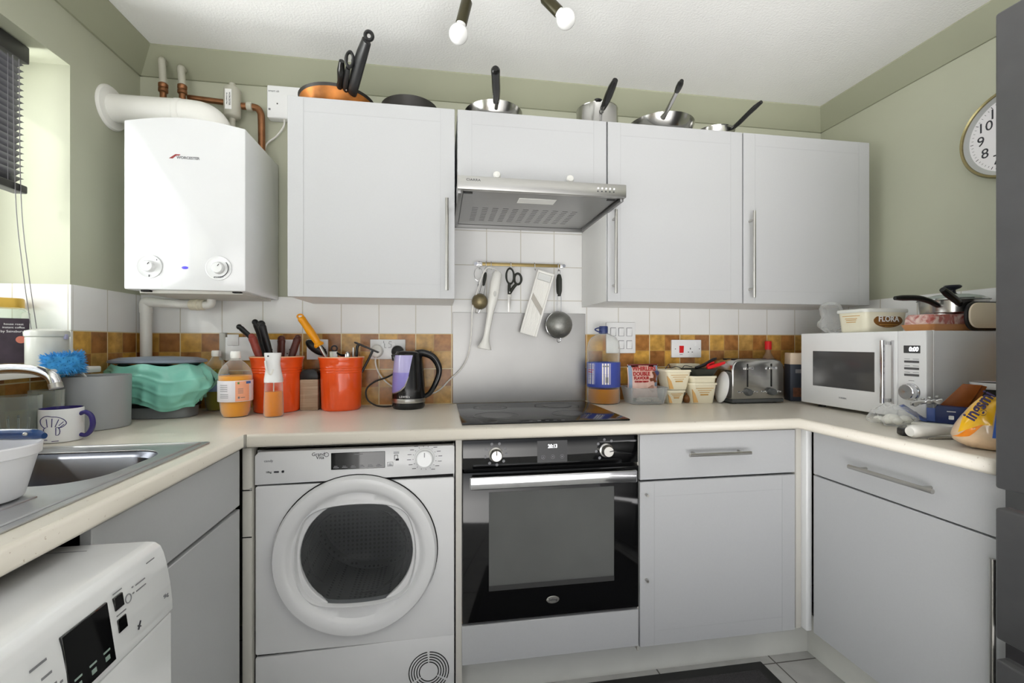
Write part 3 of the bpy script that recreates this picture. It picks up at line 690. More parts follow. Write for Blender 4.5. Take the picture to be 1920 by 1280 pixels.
fl = MB().lathe([(0.001, 0), (0.012, 0.0), (0.012, 0.012), (0.026, 0.016), (0.031, 0.022), (0.031, 0.128), (0.026, 0.136), (0.012, 0.140), (0.012, 0.155), (0.001, 0.156)], (-0.832, 1.99, 2.078), (0, 0, 1), 28).build('filter_body', PP, r, True)
MB().cyl((-0.832, 1.99, 2.085), (-0.832, 1.99, 1.954), 0.011, seg=14).build('lower_pipe', PP, r, True)
MB().box(-0.846, -0.822, 1.9575, 1.960, 2.115, 2.195).build('sticker', mat('white_sticker', (240, 240, 238), 0.5), fl, True, 0)
text('lettering', 'WORCESTER', 0.009, (-0.829, 1.957, 2.156), INK, fl, spin=-PI/2); text('lettering', '18 x Compact Filter', 0.0058, (-0.839, 1.957, 2.156), INK, fl, spin=-PI/2)
# condensate pipe
r = thing('condensate_pipe', 'white plastic waste pipe under the boiler running down the corner', 'pipe', (-1.146, 1.985, 0.91))
MB().tube([(-1.146, 1.990, 0.911), (-1.146, 1.990, 1.30), (-1.146, 1.990, 1.335)], 0.0195, 20, 4).build('pipe', WHITEP, r, True)
MB().tube([(-1.146, 1.990, 1.30), (-1.146, 1.990, 1.338), (-1.125, 1.985, 1.341), (-1.06, 1.975, 1.336), (-0.95, 1.955, 1.331)], [0.0215, 0.0215, 0.0195, 0.017, 0.0165], 18, 6).build('elbow_pipe', WHITEP, r, True)
MB().lathe([(0.0165, 0), (0.021, 0.004), (0.021, 0.016), (0.0185, 0.02), (0.0225, 0.024), (0.0225, 0.034), (0.0185, 0.038), (0.021, 0.042), (0.021, 0.054), (0.0165, 0.058)], (-0.972, 1.959, 1.331), (0.985, -0.17, 0), 22).build('connector', IVORY, r, True)
MB().tube([(-0.925, 1.950, 1.330), (-0.900, 1.946, 1.330), (-0.890, 1.945, 1.338), (-0.889, 1.945, 1.3518)], 0.0155, 16, 6).build('outlet', WHITEP, r, True)
# wireless hub
r = thing('wireless_hub', 'white square wireless hub on the wall left of the cupboard', 'hub', (-0.635, 2.02, 2.11))
MB().box(-0.705, -0.572, 1.998, 2.0395, 2.112, 2.247, 0.006, 3).build('casing', WHITE, r, True)
text('lettering', 'smart uk', 0.012, (-0.678, 1.9975, 2.222), GREYINK, r); MB().ball((-0.664, 1.998, 2.171), (0.003, 0.001, 0.003)).build('light', INK, r, True)
MB().box(-0.698, -0.690, 1.9972, 1.9982, 2.142, 2.150).build('symbol', GREYINK, r, True, 0)
MB().tube([(-0.640, 2.01, 2.116), (-0.645, 2.015, 2.085), (-0.675, 2.02, 2.045), (-0.715, 2.024, 2.01), (-0.725, 2.026, 1.96)], 0.0035, 8).build('cable', WHITEP, r, True)

# ================================================================ BLIND, LAMP, CLOCK, FRIDGE, MAT
SLAT = mat('charcoal_slat', (58, 57, 62), 0.35, var=0.05)
r = thing('venetian_blind', 'charcoal slatted blind half lowered in the window recess', 'blind', (-1.268, 1.02, 2.03))
MB().box(-1.290, -1.245, 0.45, 1.605, 2.034, 2.086, 0.003).build('head_rail', mat('charcoal_rail', (40, 39, 42), 0.4), r, True)
for i in range(19):
    z = 1.676+i*0.0193
    s = MB().grid(lambda u, v: ((u-0.5)*0.025, 0.45+1.150*v, 0.0022*(1-(2*u-1)**2)), 4, 1)
    s.xf(Matrix.Translation((-1.268, 0, z)) @ Matrix.Rotation(math.radians(-24), 4, 'Y'))
    bmesh.ops.solidify(s.bm, geom=list(s.bm.faces), thickness=0.0005)
    s.build('slat', SLAT, r, True)
MB().box(-1.288, -1.248, 0.45, 1.603, 1.636, 1.660, 0.004).build('bottom_rail', MATS['charcoal_rail'], r, True)
for y in (0.62, 1.30, 1.545):
    MB().cyl((-1.2545, y, 1.64), (-1.2545, y, 2.04), 0.0009, seg=6).cyl((-1.2815, y, 1.64), (-1.2815, y, 2.04), 0.0009, seg=6).build('ladder_cord', mat('grey_cord', (120, 118, 122), 0.7), r, True)
MB().tube([(-1.250, 1.555, 2.04), (-1.247, 1.560, 1.62), (-1.240, 1.575, 1.40), (-1.225, 1.585, 1.215)], 0.0011, 6, 6).tube([(-1.250, 1.575, 2.04), (-1.247, 1.578, 1.62), (-1.236, 1.588, 1.40), (-1.218, 1.596, 1.21)], 0.0011, 6, 6).build('pull_cord', MATS['grey_cord'], r, True)

OLIVE = mat('dark_bronze_lampholder', (62, 58, 38), 0.35, 0.4, var=0.1)
BULB = mat('opal_bulb', (246, 246, 246), 0.25, var=0.01, coat=0.3)
r = thing('ceiling_light', 'ceiling light with bare opal bulbs in dark bronze holders', 'ceiling light', (0.21, 1.30, 2.346))
MB().lathe([(0.06, 0), (0.058, -0.014), (0.045, -0.024), (0.0005, -0.026)], (0.21, 1.30, 2.346), (0, 0, 1), 36).build('ceiling_rose', OLIVE, r, True)
for a, hp, hq, bc in (((0.20, 1.31, 2.325), (0.084, 1.404, 2.243), (0.066, 1.408, 2.172), (0.0575, 1.409, 2.139)), ((0.22, 1.30, 2.325), (0.318, 1.366, 2.254), (0.364, 1.359, 2.207), (0.386, 1.356, 2.184)), ((0.21, 1.28, 2.325), (0.20, 1.14, 2.26), (0.20, 1.11, 2.20), (0.20, 1.10, 2.165))):
    hp, hq, bc = Vector(hp), Vector(hq), Vector(bc); d = (hq-hp).normalized()
    ho = MB().lathe([(0.0005, -0.004), (0.012, -0.003), (0.0175, 0.006), (0.0175, (hq-hp).length), (0.0155, (hq-hp).length+0.001), (0.001, (hq-hp).length)], hp, d, 28).build('lamp_holder', OLIVE, r, True)
    MB().tube([hp, hp-d*0.03+Vector((0, 0, 0.015)), (hp+Vector(a))/2+Vector((0, 0, 0.022)), a], 0.0028, 8).build('arm', OLIVE, r, True)
    L = (bc-hq).length
    MB().lathe([(0.0135, -0.006), (0.015, 0.002)]+[(0.0295*math.sin(t), L-0.0295*math.cos(t)) for t in [0.62+i*(PI-0.62)/12 for i in range(13)]], hq, d, 32).build('bulb', BULB, ho, True)

r = thing('wall_clock', 'round white wall clock with brass rim, half hidden by the fridge', 'clock', (1.936, 1.239, 1.90))
C_ = (1.936, 1.239, 1.900)
MB().lathe([(0.150, 0.0), (0.155, 0.006), (0.155, 0.026), (0.150, 0.034), (0.144, 0.032), (0.142, 0.022)], C_, (-1, 0, 0), 64).build('rim', mat('aged_brass', (142, 132, 96), 0.25, 0.9, var=0.08), r, True)
MB().lathe([(0.1435, 0.027), (0.130, 0.0182)], C_, (-1, 0, 0), 64).build('bezel', mat('grey_bezel', (178, 180, 178), 0.4), r, True)
fc = MB().lathe([(0.131, 0.0185), (0.130, 0.018), (0.0005, 0.018)], C_, (-1, 0, 0), 64).build('face', mat('clock_face', (238, 236, 238), 0.5, var=0.01), r, True)
for n in range(1, 13):
    a = math.radians(90-30*n); y = 1.239-0.094*math.cos(a); z = 1.900+0.094*math.sin(a)
    text('numeral', str(n), 0.049, (1.9175, y, z), INK, fc, '-x')
mk = MB()
for n in range(60):
    a = 2*PI*n/60; L = 0.006 if n % 5 else 0.009
    mk.cyl((1.9177, 1.239+0.117*math.cos(a), 1.900+0.117*math.sin(a)), (1.9177, 1.239+(0.117+L)*math.cos(a), 1.900+(0.117+L)*math.sin(a)), 0.0006 if n % 5 else 0.001, seg=5)
mk.build('minute_marks', INK, fc, True)
for L, a, w in ((0.06, 0.35, 0.004), (0.09, -1.2, 0.003)): MB().cyl((1.9165, 1.239, 1.90), (1.9165, 1.239+L*math.sin(a), 1.90+L*math.cos(a)), w/2, w/4, 8).build('hand', INK, r, True)

GRAPH = mat('graphite_steel', (98, 98, 99), 0.36, 0.55, var=0.04, scale=20)
r = thing('fridge_freezer', 'tall graphite fridge freezer at the right edge of the picture', 'fridge freezer', (1.6, 0.53, 0))
fb = mat('graphite_cabinet', (74, 74, 75), 0.5, var=0.04)
MB().box(1.312, 1.925, 0.235, 0.838, 0.02, 1.925, 0.004).build('cabinet', fb, r, True)
for nm, z0, z1 in (('door', 0.850, 1.929), ('drawer', 0.508, 0.806), ('drawer', 0.06, 0.462)):
    d = MB().box(1.250, 1.308, 0.228, 0.8425, z0, z1, 0.006, 3).build(nm, GRAPH, r, True)
for z0, z1 in ((0.806, 0.850), (0.462, 0.508)):
    MB().box(1.268, 1.312, 0.24, 0.834, z0-0.002, z1+0.002).build('grip_recess', CHROME, r, True, 0)
    MB().box(1.2525, 1.268, 0.24, 0.75, z0+0.0005, z0+0.010, 0.002).build('grip_lip', SATIN, r, True)
MB().box(1.33, 1.9, 0.25, 0.82, 0, 0.022).build('foot_plinth', BLACKP, r, True, 0)

r = thing('floor_mat', 'dark grey rubber-edged mat on the tiled floor', 'mat', (0.6, 1.2, 0))
MB().box(0.02, 1.168, 0.72, 1.497, 0.0005, 0.009, 0.003).build('border', mat('black_rubber', (30, 30, 30), 0.6), r, True)
MB().box(0.06, 1.128, 0.76, 1.457, 0.008, 0.012, 0.002).build('pile', mat('charcoal_pile', (66, 64, 66), 0.95, var=0.3, scale=300, bump=0.5, bscale=500), r, True)

# ================================================================ SOCKETS AND SWITCHES
def plate(name, label, cat, x0, x1, z0, z1, dep=0.012, gr=None):
    r = thing(name, label, cat, ((x0+x1)/2, 2.032, (z0+z1)/2), 0, gr)
    MB().box(x0, x1, 2.032-dep, 2.0325, z0, z1, 0.003, 2).build('plate', WHITE, r, True)
    return r
def holes(r, x, z, y, s=1.0):
    MB().box(x-0.0022*s, x+0.0022*s, y-0.0003, y+0.0005, z+0.003, z+0.011).box(x-0.013*s, x-0.007*s, y-0.0003, y+0.0005, z-0.011, z-0.0075).box(x+0.007*s, x+0.013*s, y-0.0003, y+0.0005, z-0.011, z-0.0075).build('pin_holes', DARK, r, True, 0)
r = plate('fused_switch', 'white switch box on the tiles behind the two squash bottles', 'switch', -0.868, -0.752, 1.108, 1.205, 0.022)
MB().box(-0.858, -0.815, 2.004, 2.0105, 1.170, 1.216, 0.002).build('rocker', WHITE, r, True); MB().box(-0.892, -0.868, 2.012, 2.0325, 1.11, 1.222, 0.003).build('side_bracket', mat('grey_plastic', (186, 186, 180), 0.4), r, True)
r = plate('wall_socket', 'white double socket behind the crock of knives', 'socket', -0.728, -0.585, 1.108, 1.195)
for x in (-0.692, -0.622): holes(r, x, 1.145, 2.020)
r = plate('wall_socket', 'white single socket behind the yellow-handled sharpening steel', 'socket', -0.556, -0.470, 1.110, 1.196)
MB().box(-0.486, -0.476, 2.018, 2.021, 1.140, 1.152, 0.001).build('rocker', WHITE, r, True); MB().cyl((-0.479, 2.0205, 1.153), (-0.479, 2.0192, 1.153), 0.002, seg=10).build('screw', INK, r, True)
r = plate('wall_socket', 'white double socket with scribbled figures and two plugs, left of the kettle', 'socket', -0.297, -0.148, 1.110, 1.196)
for x in (-0.245, -0.198): MB().box(x-0.007, x+0.007, 2.0175, 2.021, 1.168, 1.182, 0.001).build('rocker', WHITE, r, True)
mk = MB()
for pts in (((-0.240, 1.189), (-0.239, 1.180)), ((-0.236, 1.178), (-0.236, 1.160), (-0.229, 1.160)), ((-0.206, 1.186), (-0.216, 1.187), (-0.219, 1.178), (-0.208, 1.174), (-0.208, 1.162), (-0.220, 1.160))):
    mk.tube([(a, 2.0170, b) for a, b in pts], 0.0008, 6, 1, False)
mk.build('scribbled_figures', INK, r, True)
r = thing('mains_plug', 'white plug and lead in the double socket left of the kettle', 'plug', (-0.27, 2.02, 1.145))
MB().lathe([(0.026, 0), (0.027, 0.012), (0.024, 0.026), (0.018, 0.031), (0.0005, 0.032)], (-0.268, 2.0195, 1.145), (0, -1, 0), 28, sy=1.05).build('body', WHITEP, r, True)
MB().tube([(-0.268, 2.003, 1.125), (-0.272, 2.0, 1.10), (-0.262, 2.0, 1.06), (-0.235, 2.003, 1.02), (-0.19, 2.01, 0.985), (-0.12, 2.02, 0.955), (-0.02, 2.022, 0.962), (0.045, 2.016, 1.02), (0.090, 2.008, 1.062), (0.120, 2.0, 1.115), (0.133, 1.985, 1.18), (0.138, 1.978, 1.25), (0.142, 1.974, 1.33), (0.160, 1.968, 1.40), (0.182, 1.962, 1.47), (0.205, 1.962, 1.508), (0.235, 1.968, 1.505), (0.250, 1.975, 1.497)], 0.0032, 8, 6).build('lead', WHITEP, r, True)
r = thing('mains_plug', 'black plug and lead in the double socket behind the kettle', 'plug', (-0.178, 2.02, 1.14))
MB().lathe([(0.026, 0), (0.027, 0.012), (0.024, 0.024), (0.018, 0.028), (0.0005, 0.029)], (-0.180, 2.0195, 1.143), (0, -1, 0), 28).build('body', BLACKP, r, True)
MB().tube([(-0.182, 1.998, 1.12), (-0.19, 2.0, 1.06), (-0.22, 2.0, 1.035), (-0.275, 1.99, 1.015), (-0.305, 1.975, 0.985), (-0.300, 1.965, 0.945), (-0.270, 1.955, 0.922), (-0.235, 1.945, 0.9155), (-0.198, 1.938, 0.917)], 0.0035, 8, 6).build('lead', BLACKP, r, True)
r = plate('switch_bank', 'white grid of five rocker switches above the oil bottle', 'switch', 0.772, 0.917, 1.132, 1.277, 0.013)
for x, z in ((0.805, 1.232), (0.845, 1.232), (0.885, 1.232), (0.845, 1.172), (0.885, 1.172)):
    MB().prism([(2.019, z+0.018), (2.0125, z+0.018), (2.017, z-0.018), (2.019, z-0.018)], 'x', x-0.012, x+0.012, 0.001).build('rocker', WHITE, r, True)
    MB().box(x-0.0138, x+0.0138, 2.0180, 2.0192, z+0.018, z+0.0205).box(x+0.012, x+0.0142, 2.0180, 2.0192, z-0.019, z+0.018).box(x-0.0142, x-0.012, 2.0180, 2.0192, z-0.019, z+0.018).box(x-0.0138, x+0.0138, 2.0180, 2.0192, z-0.0195, z-0.018).build('rocker_gap', GREYINK, r, True, 0)
r = plate('cooker_switch', 'white cooker switch plate with a red rocker and a socket', 'switch', 1.102, 1.256, 1.110, 1.196, 0.012)
MB().prism([(2.0205, 1.167), (2.0135, 1.167), (2.0165, 1.133), (2.0205, 1.133)], 'x', 1.140, 1.161, 0.001).build('red_rocker', mat('red_plastic', (214, 30, 32), 0.3), r, True)
holes(r, 1.198, 1.146, 2.020); MB().box(1.220, 1.234, 2.017, 2.0205, 1.165, 1.185, 0.001).build('rocker', WHITE, r, True)
MB().box(1.142, 1.158, 2.0196, 2.0201, 1.1235, 1.1252).box(1.118, 1.122, 2.0196, 2.0201, 1.150, 1.154).box(1.243, 1.247, 2.0196, 2.0201, 1.150, 1.154).build('marks', INK, r, True, 0)

# ================================================================ UTENSIL RAIL
BRASS = mat('brassy_rail', (150, 132, 88), 0.35, 0.8, var=0.1)
r = thing('utensil_rail', 'brass-coloured utensil rail with chrome ends on the tiles above the hob', 'rail', (0.355, 2.0, 1.532))
MB().box(0.185, 0.545, 1.9985, 2.0035, 1.525, 1.539, 0.001).build('bar', BRASS, r, True)
MB().box(0.160, 0.187, 1.998, 2.004, 1.524, 1.540, 0.001).box(0.543, 0.560, 1.998, 2.004, 1.524, 1.540, 0.001).build('end_sleeve', CHROME, r, True)
for x in (0.158, 0.560): MB().cyl((x, 2.033, 1.532), (x, 1.996, 1.532), 0.0075, seg=16).build('bracket', CHROME, r, True)
hk = lambda x: MB().tube([(x, 2.006, 1.536), (x, 2.003, 1.5425), (x, 1.9965, 1.5405), (x, 1.9945, 1.525), (x, 1.993, 1.512), (x, 1.986, 1.506), (x, 1.980, 1.512)], 0.0016, 8, 5).build('hook', CHROME, r, True)
for x in (0.172, 0.203, 0.226, 0.315, 0.424, 0.533): hk(x)
DKGREEN = mat('black_rubber_grip', (40, 42, 36), 0.55)
def wire(*pts, r=0.0012, n=5): return MB().tube(pts, r, 7, n)
r = thing('wire_loop_utensil', 'thin wire loop with a dark tip hanging at the left end of the rail', 'utensil', (0.168, 1.985, 1.44))
MB().ring((0.168, 1.985, 1.483), 0.030, 0.0011, (0, 1, 0), 32, 7, sx=0.62, sy=1).build('loop', CHROME, r, True)
wire((0.168, 1.985, 1.453), (0.168, 1.985, 1.44)).build('stem', CHROME, r, True); MB().ball((0.168, 1.985, 1.432), (0.0035, 0.0035, 0.009)).build('tip', INK, r, True)
def strainer(name, label, hx, htop, hbot, cxz, R, depth, col, gripr):
    r = thing(name, label, 'strainer', (cxz[0], 1.99, cxz[1]))
    p0, p1 = Vector((hx, 1.984, htop)), Vector((hbot[0], 1.980, hbot[1]))
    d = (p1-p0).normalized(); g0 = p0+d*0.022
    MB().tube([g0, g0.lerp(p1, .3), g0.lerp(p1, .7), p1], [gripr*.6, gripr, gripr, gripr*.95, gripr*.5], 14, 5, flat=0.7).build('grip', DKGREEN, r, True)
    MB().ring(p0+d*0.010, 0.010, 0.0013, (0, 1, 0), 20, 6, sx=.6).build('hanging_loop', CHROME, r, True)
    c = Vector((cxz[0], 1.975, cxz[1])); a = (c-p1).normalized(); s = Vector((a.z, 0, -a.x))
    MB().tube([p1-a*.01+s*.004, p1+s*.008, c-a*R*.97+s*.010], 0.0016, 7, 5).tube([p1-a*.01-s*.004, p1-s*.008, c-a*R*.97-s*.010], 0.0016, 7, 5).build('wire_shank', CHROME, r, True)
    MB().ring(c, R, 0.0024, (0, 1, 0), 44, 8).build('rim', CHROME, r, True)
    MB().lathe([(R*math.cos(t), depth*math.sin(t)) for t in [i*PI/2/12 for i in range(13)]], c, (0, -1, 0), 40).build('bowl', col, r, True)
    MB().tube([c+a*R*.98+s*.010, c+a*(R+.016)+s*.006+Vector((0, .004, 0)), c+a*(R+.016)-s*.006+Vector((0, .004, 0)), c+a*R*.98-s*.010], 0.0018, 7, 5).build('rest_hook', CHROME, r, True)
MESHB = mat('brassy_mesh', (140, 128, 98), 0.42, 0.7, var=0.18, scale=300)
MESHS = mat('steel_mesh', (138, 138, 134), 0.42, 0.8, var=0.15, scale=300)
strainer('tea_strainer', 'small brassy strainer with black grip, hanging behind the white cord', 0.203, 1.512, (0.190, 1.432), (0.173, 1.362), 0.034, 0.030, MESHB, 0.0085)
strainer('large_strainer', 'large steel strainer with thick black grip, hanging at the right end of the rail', 0.533, 1.512, (0.533, 1.392), (0.531, 1.262), 0.060, 0.050, MESHS, 0.0145)
r = thing('hand_blender', 'white stick blender hanging from the rail by its cord end', 'hand blender', (0.22, 1.965, 1.15))
A, Bq = Vector((0.250, 1.958, 1.495)), Vector((0.190, 1.945, 1.155)); ax = (Bq-A); L = ax.length
MB().lathe([(0.0005, 0), (0.013, 0.002), (0.021, 0.012), (0.0235, 0.05), (0.022, 0.12), (0.0165, 0.165), (0.0135, 0.19), (0.0125, 0.285), (0.014, 0.300)], A, ax, 26, sx=1.0, sy=0.95).build('body', WHITEP, r, True)
MB().lathe([(0.013, 0.296), (0.018, 0.315), (0.030, L-0.006), (0.031, L), (0.028, L-0.003), (0.012, 0.32)], A, ax, 26).build('blade_guard', WHITEP, r, True)
MB().ball(tuple(A.lerp(Bq, .30)+Vector((0.003, -0.022, 0))), (0.006, 0.003, 0.012)).build('button', mat('pale_grey_plastic', (206, 206, 202), 0.4), r, True)
r = thing('scissors', 'black-handled kitchen scissors hanging blades down from the rail', 'scissors', (0.315, 1.985, 1.32))
hs = MB()
P0 = Vector((0.306, 1.984, 1.405))
hs.ring((0.309, 1.984, 1.478), 0.034, 0.0050, (0, 1, 0), 36, 9, sx=0.50, sy=1)
hs.ring((0.344, 1.984, 1.466), 0.024, 0.0055, (0.0, 1, 0), 36, 9, sx=0.66, sy=1)
hs.tube([(0.306, 1.984, 1.447), (0.305, 1.984, 1.425), (0.306, 1.984, 1.398)], [0.007, 0.0075, 0.008], 10, 4).tube([(0.340, 1.984, 1.446), (0.322, 1.984, 1.425), (0.307, 1.984, 1.400)], [0.007, 0.0075, 0.007], 10, 4)
hs.build('handles', DKGREEN, r, True); MB().cyl((0.306, 1.979, 1.405), (0.306, 1.974, 1.405), 0.0028, seg=10).build('pivot', SATIN, r, True)
MB().prism([(0.2985, 1.402), (0.3135, 1.402), (0.312, 1.36), (0.306, 1.318), (0.301, 1.318), (0.2985, 1.36)], 'y', 1.982, 1.986, 0.0008).build('blades', SATIN, r, True)
r = thing('mandoline_slicer', 'white plastic mandoline slicer hanging askew from the rail', 'slicer', (0.42, 1.985, 1.21))
M = Matrix.Translation((0.431, 1.982, 1.357)) @ Matrix.Rotation(math.radians(15.5), 4, 'Y') @ Matrix.Rotation(math.radians(4), 4, 'X')
MB().box(-0.040, -0.031, -0.006, 0.006, -0.145, 0.145, 0.003).box(0.031, 0.040, -0.006, 0.006, -0.145, 0.145, 0.003).box(-0.04, 0.04, -0.006, 0.004, 0.136, 0.148, 0.003).xf(M).build('frame', WHITEP, r, True)
rb = MB().box(-0.032, 0.032, 0.0, 0.004, -0.145, 0.105)
for i in range(9): rb.box(-0.028+i*0.0068, -0.0255+i*0.0068, -0.0018, 0.0, -0.143, 0.103, 0.0006, 1)
rb.xf(M).build('ribbed_plate', WHITEP, r, True, 30)
MB().box(-0.030, 0.030, 0.0, 0.003, 0.107, 0.136).xf(M).build('clear_window', mat('frosted_plastic', (214, 216, 214), 0.35), r, True, 0)
MB().prism([(-0.032, 0.042), (-0.032, 0.014), (0.032, -0.046), (0.032, -0.018)], 'y', -0.0045, -0.001).xf(M).build('blade', mat('dull_blade_steel', (150, 146, 138), 0.4, 0.7), r, True, 0)

# ================================================================ PANS ON THE CUPBOARDS
PAN = mat('dark_nonstick', (52, 50, 48), 0.45, 0.2, var=0.1)
COPB = mat('copper_coloured_pan', (178, 112, 52), 0.4, 0.5, var=0.45, scale=14)
PSTEEL = mat('pan_steel', (190, 189, 186), 0.2, 1.0, var=0.03)
HANDLE = mat('black_bakelite', (24, 24, 23), 0.25, var=0.1)
ZT = 2.0555
def pan(name, label, c, R, h, wall_m, flare=0.82, cat='pan', rimz=None):
    z0 = c[2] if len(c) > 2 else ZT
    r = thing(name, label, cat, (c[0], c[1], z0))
    b = MB().lathe([(0.0005, 0.0), (R*flare, 0.0), (R*flare+0.006, 0.004), (R-0.002, h-0.004), (R, h), (R-0.003, h), (R-0.006, h-0.006), (R*flare, 0.006), (0.0005, 0.005)], (c[0], c[1], z0), (0, 0, 1), 48).build('body', wall_m, r, True)
    return r, b
r, b = pan('frying_pan', 'dark copper-sided frying pan on top of the cupboard by the boiler, longest handle', (-0.395, 1.853), 0.140, 0.066, COPB, 0.80)
MB().lathe([(0.1235, 0.028), (0.1290, 0.044), (0.1415, 0.066), (0.138, 0.0668)], (-0.395, 1.853, ZT), (0, 0, 1), 48).build('dark_rim', PAN, b, True)
MB().tube([(-0.320, 1.735, 2.104), (-0.308, 1.70, 2.110), (-0.268, 1.60, 2.142), (-0.236, 1.53, 2.166)], [0.021, 0.022, 0.0225, 0.021, 0.017], 16, 6, flat=0.6).build('handle', BLACKP, r, True)
MB().ring((-0.2265, 1.516, 2.1745), 0.0115, 0.0058, (0.1, -0.75, -0.45), 22, 8).build('hanging_eye', BLACKP, r, True)
for x in (-0.335, -0.300): MB().ball((x, 1.716, 2.100), 0.003, 10, 6).build('rivet', SATIN, r, True)
r, b = pan('frying_pan', 'dark pan stacked inside the copper-sided pan, black loop handle', (-0.400, 1.860, ZT+0.008), 0.118, 0.060, PAN)
MB().tube([(-0.350, 1.765, 2.106), (-0.338, 1.71, 2.112), (-0.312, 1.625, 2.128)], [0.011, 0.011, 0.009], 12, 6, flat=0.7).build('handle', BLACKP, r, True)
MB().ring((-0.303, 1.606, 2.146), 0.022, 0.0062, (0.1, -0.85, -0.5), 28, 8, sx=0.5).build('hanging_eye', BLACKP, r, True)
r, b = pan('saute_pan', 'smallest dark pan in the copper-sided pan, short thick handle', (-0.415, 1.868, ZT+0.016), 0.098, 0.055, PAN)
MB().tube([(-0.378, 1.785, 2.112), (-0.362, 1.73, 2.114), (-0.345, 1.67, 2.130), (-0.333, 1.625, 2.150)], [0.011, 0.013, 0.010, 0.014, 0.009], 12, 6).build('handle', HANDLE, r, True)
r, b = pan('baking_pan', 'dark round tin lying flat on the first cupboard, only its edge showing', (-0.120, 1.872), 0.112, 0.072, PAN, 0.9)
r, b = pan('frying_pan', 'steel pan with an upright black handle above the cooker hood', (0.215, 1.822), 0.118, 0.052, PSTEEL, 0.82)
MB().tube([(0.213, 1.715, 2.078), (0.212, 1.690, 2.080), (0.213, 1.655, 2.078)], 0.007, 12).build('shank', PSTEEL, r, True)
MB().tube([(0.207, 1.668, 2.081), (0.202, 1.62, 2.082), (0.193, 1.56, 2.087), (0.185, 1.505, 2.092), (0.183, 1.49, 2.0935)], [0.012, 0.0135, 0.015, 0.0145, 0.0155, 0.010], 16, 6).build('handle', HANDLE, r, True)
r, b = pan('saucepan', 'small deep steel saucepan above the join of two cupboards, slanting black handle', (0.647, 1.802), 0.086, 0.090, PSTEEL, 0.95)
MB().tube([(0.638, 1.718, 2.100), (0.636, 1.702, 2.108), (0.634, 1.68, 2.116)], [0.007, 0.007, 0.006], 12).build('shank', PSTEEL, r, True)
MB().tube([(0.635, 1.700, 2.106), (0.633, 1.655, 2.112), (0.630, 1.60, 2.124), (0.628, 1.555, 2.132)], [0.011, 0.0135, 0.015, 0.014, 0.010], 16, 6).build('handle', HANDLE, r, True)
MB().ball((0.622, 1.716, 2.146), (0.016, 0.008, 0.006)).build('pouring_lip', HANDLE, r, True)
r, b = pan('frying_pan', 'wide steel frying pan with a steel handle above the third cupboard', (0.942, 1.830), 0.142, 0.058, PSTEEL, 0.78)
MB().tube([(0.890, 1.705, 2.092), (0.886, 1.67, 2.094), (0.868, 1.58, 2.100), (0.856, 1.525, 2.104)], [0.012, 0.0085, 0.0085, 0.009], 14, 6, flat=0.7).build('handle', PSTEEL, r, True)
MB().tube([(0.8585, 1.537, 2.103), (0.851, 1.505, 2.106), (0.846, 1.482, 2.108)], [0.0095, 0.0115, 0.011, 0.007], 14, 6).build('handle_tip', HANDLE, r, True)
r, b = pan('milk_pan', 'little steel pan at the far right with a black handle pointing right', (1.192, 1.822), 0.086, 0.048, PSTEEL, 0.86)
MB().tube([(1.224, 1.750, 2.090), (1.222, 1.722, 2.088), (1.225, 1.69, 2.094), (1.230, 1.65, 2.106), (1.236, 1.615, 2.116), (1.240, 1.585, 2.121)], [0.006, 0.0085, 0.0095, 0.0095, 0.010, 0.007], 14, 6).build('handle', HANDLE, r, True)

# ================================================================ WINDOW SILL
SZT = 1.1055
JARC = clear('jar_plastic', (240, 246, 240), 0.08, 0.10)
r = thing('coffee_jar', 'square clear jar of instant coffee with a gold lid on the window sill', 'jar', (-1.328, 1.618, SZT), math.radians(39))
MB().loft([[(x*.95, y*.95, 0) for x, y in rrect(-.058, .058, -.05, .05, .012)], [(x, y, 0.006) for x, y in rrect(-.058, .058, -.05, .05, .012)], [(x, y, 0.165) for x, y in rrect(-.058, .058, -.05, .05, .012)], [(x*.86, y*.92, 0.180) for x, y in rrect(-.058, .058, -.05, .05, .02)], [(x*.8, y*.9, 0.184) for x, y in rrect(-.056, .056, -.05, .05, .03)]], True, False).build('jar_body', JARC, r)
MB().loft([[(x*.93, y*.93, 0.004) for x, y in rrect(-.058, .058, -.05, .05, .012)], [(x*.96, y*.96, 0.085) for x, y in rrect(-.058, .058, -.05, .05, .012)]]).build('coffee', mat('coffee_granules', (128, 88, 58), 0.9, var=0.3, scale=120), r)
MB().loft([[(x*.84, y*.92, 0.183) for x, y in rrect(-.056, .056, -.05, .05, .03)], [(x*.84, y*.92, 0.208) for x, y in rrect(-.056, .056, -.05, .05, .03)], [(x*.80, y*.88, 0.212) for x, y in rrect(-.056, .056, -.05, .05, .03)]]).build('lid', mat('gold_lid', (196, 160, 66), 0.35, 0.3), r)
lb = MB().box(-.046, .020, -.0512, -.0506, 0.014, 0.150).xf(Matrix.Translation((0.036, 0, 0))).build('label', mat('dark_label', (52, 40, 52), 0.5, var=0.35, scale=30), r, smooth=0)
for s, z, q in (('house roast', 0.132, 0.0085), ('instant coffee', 0.122, 0.0085), ("by Sainsbury's", 0.110, 0.0095)): text('lettering', s, q, (0.023, -.0514, z), WHITEINK, lb, world=False)
MB().cyl((0.038, -.0513, 0.085), (0.038, -.0516, 0.085), 0.011, seg=24).build('roundel', mat('salmon_print', (206, 120, 100), 0.5), lb)
r = thing('canister', 'pale grey lidded canister on the window sill beside the coffee jar', 'canister', (-1.196, 1.602, SZT))
GC = mat('pale_grey_ceramic', (196, 197, 190), 0.3)
MB().lathe([(0.001, 0), (0.046, 0), (0.0485, 0.003), (0.0485, 0.092), (0.047, 0.094)], (0, 0, 0), (0, 0, 1), 40).build('pot', GC, r)
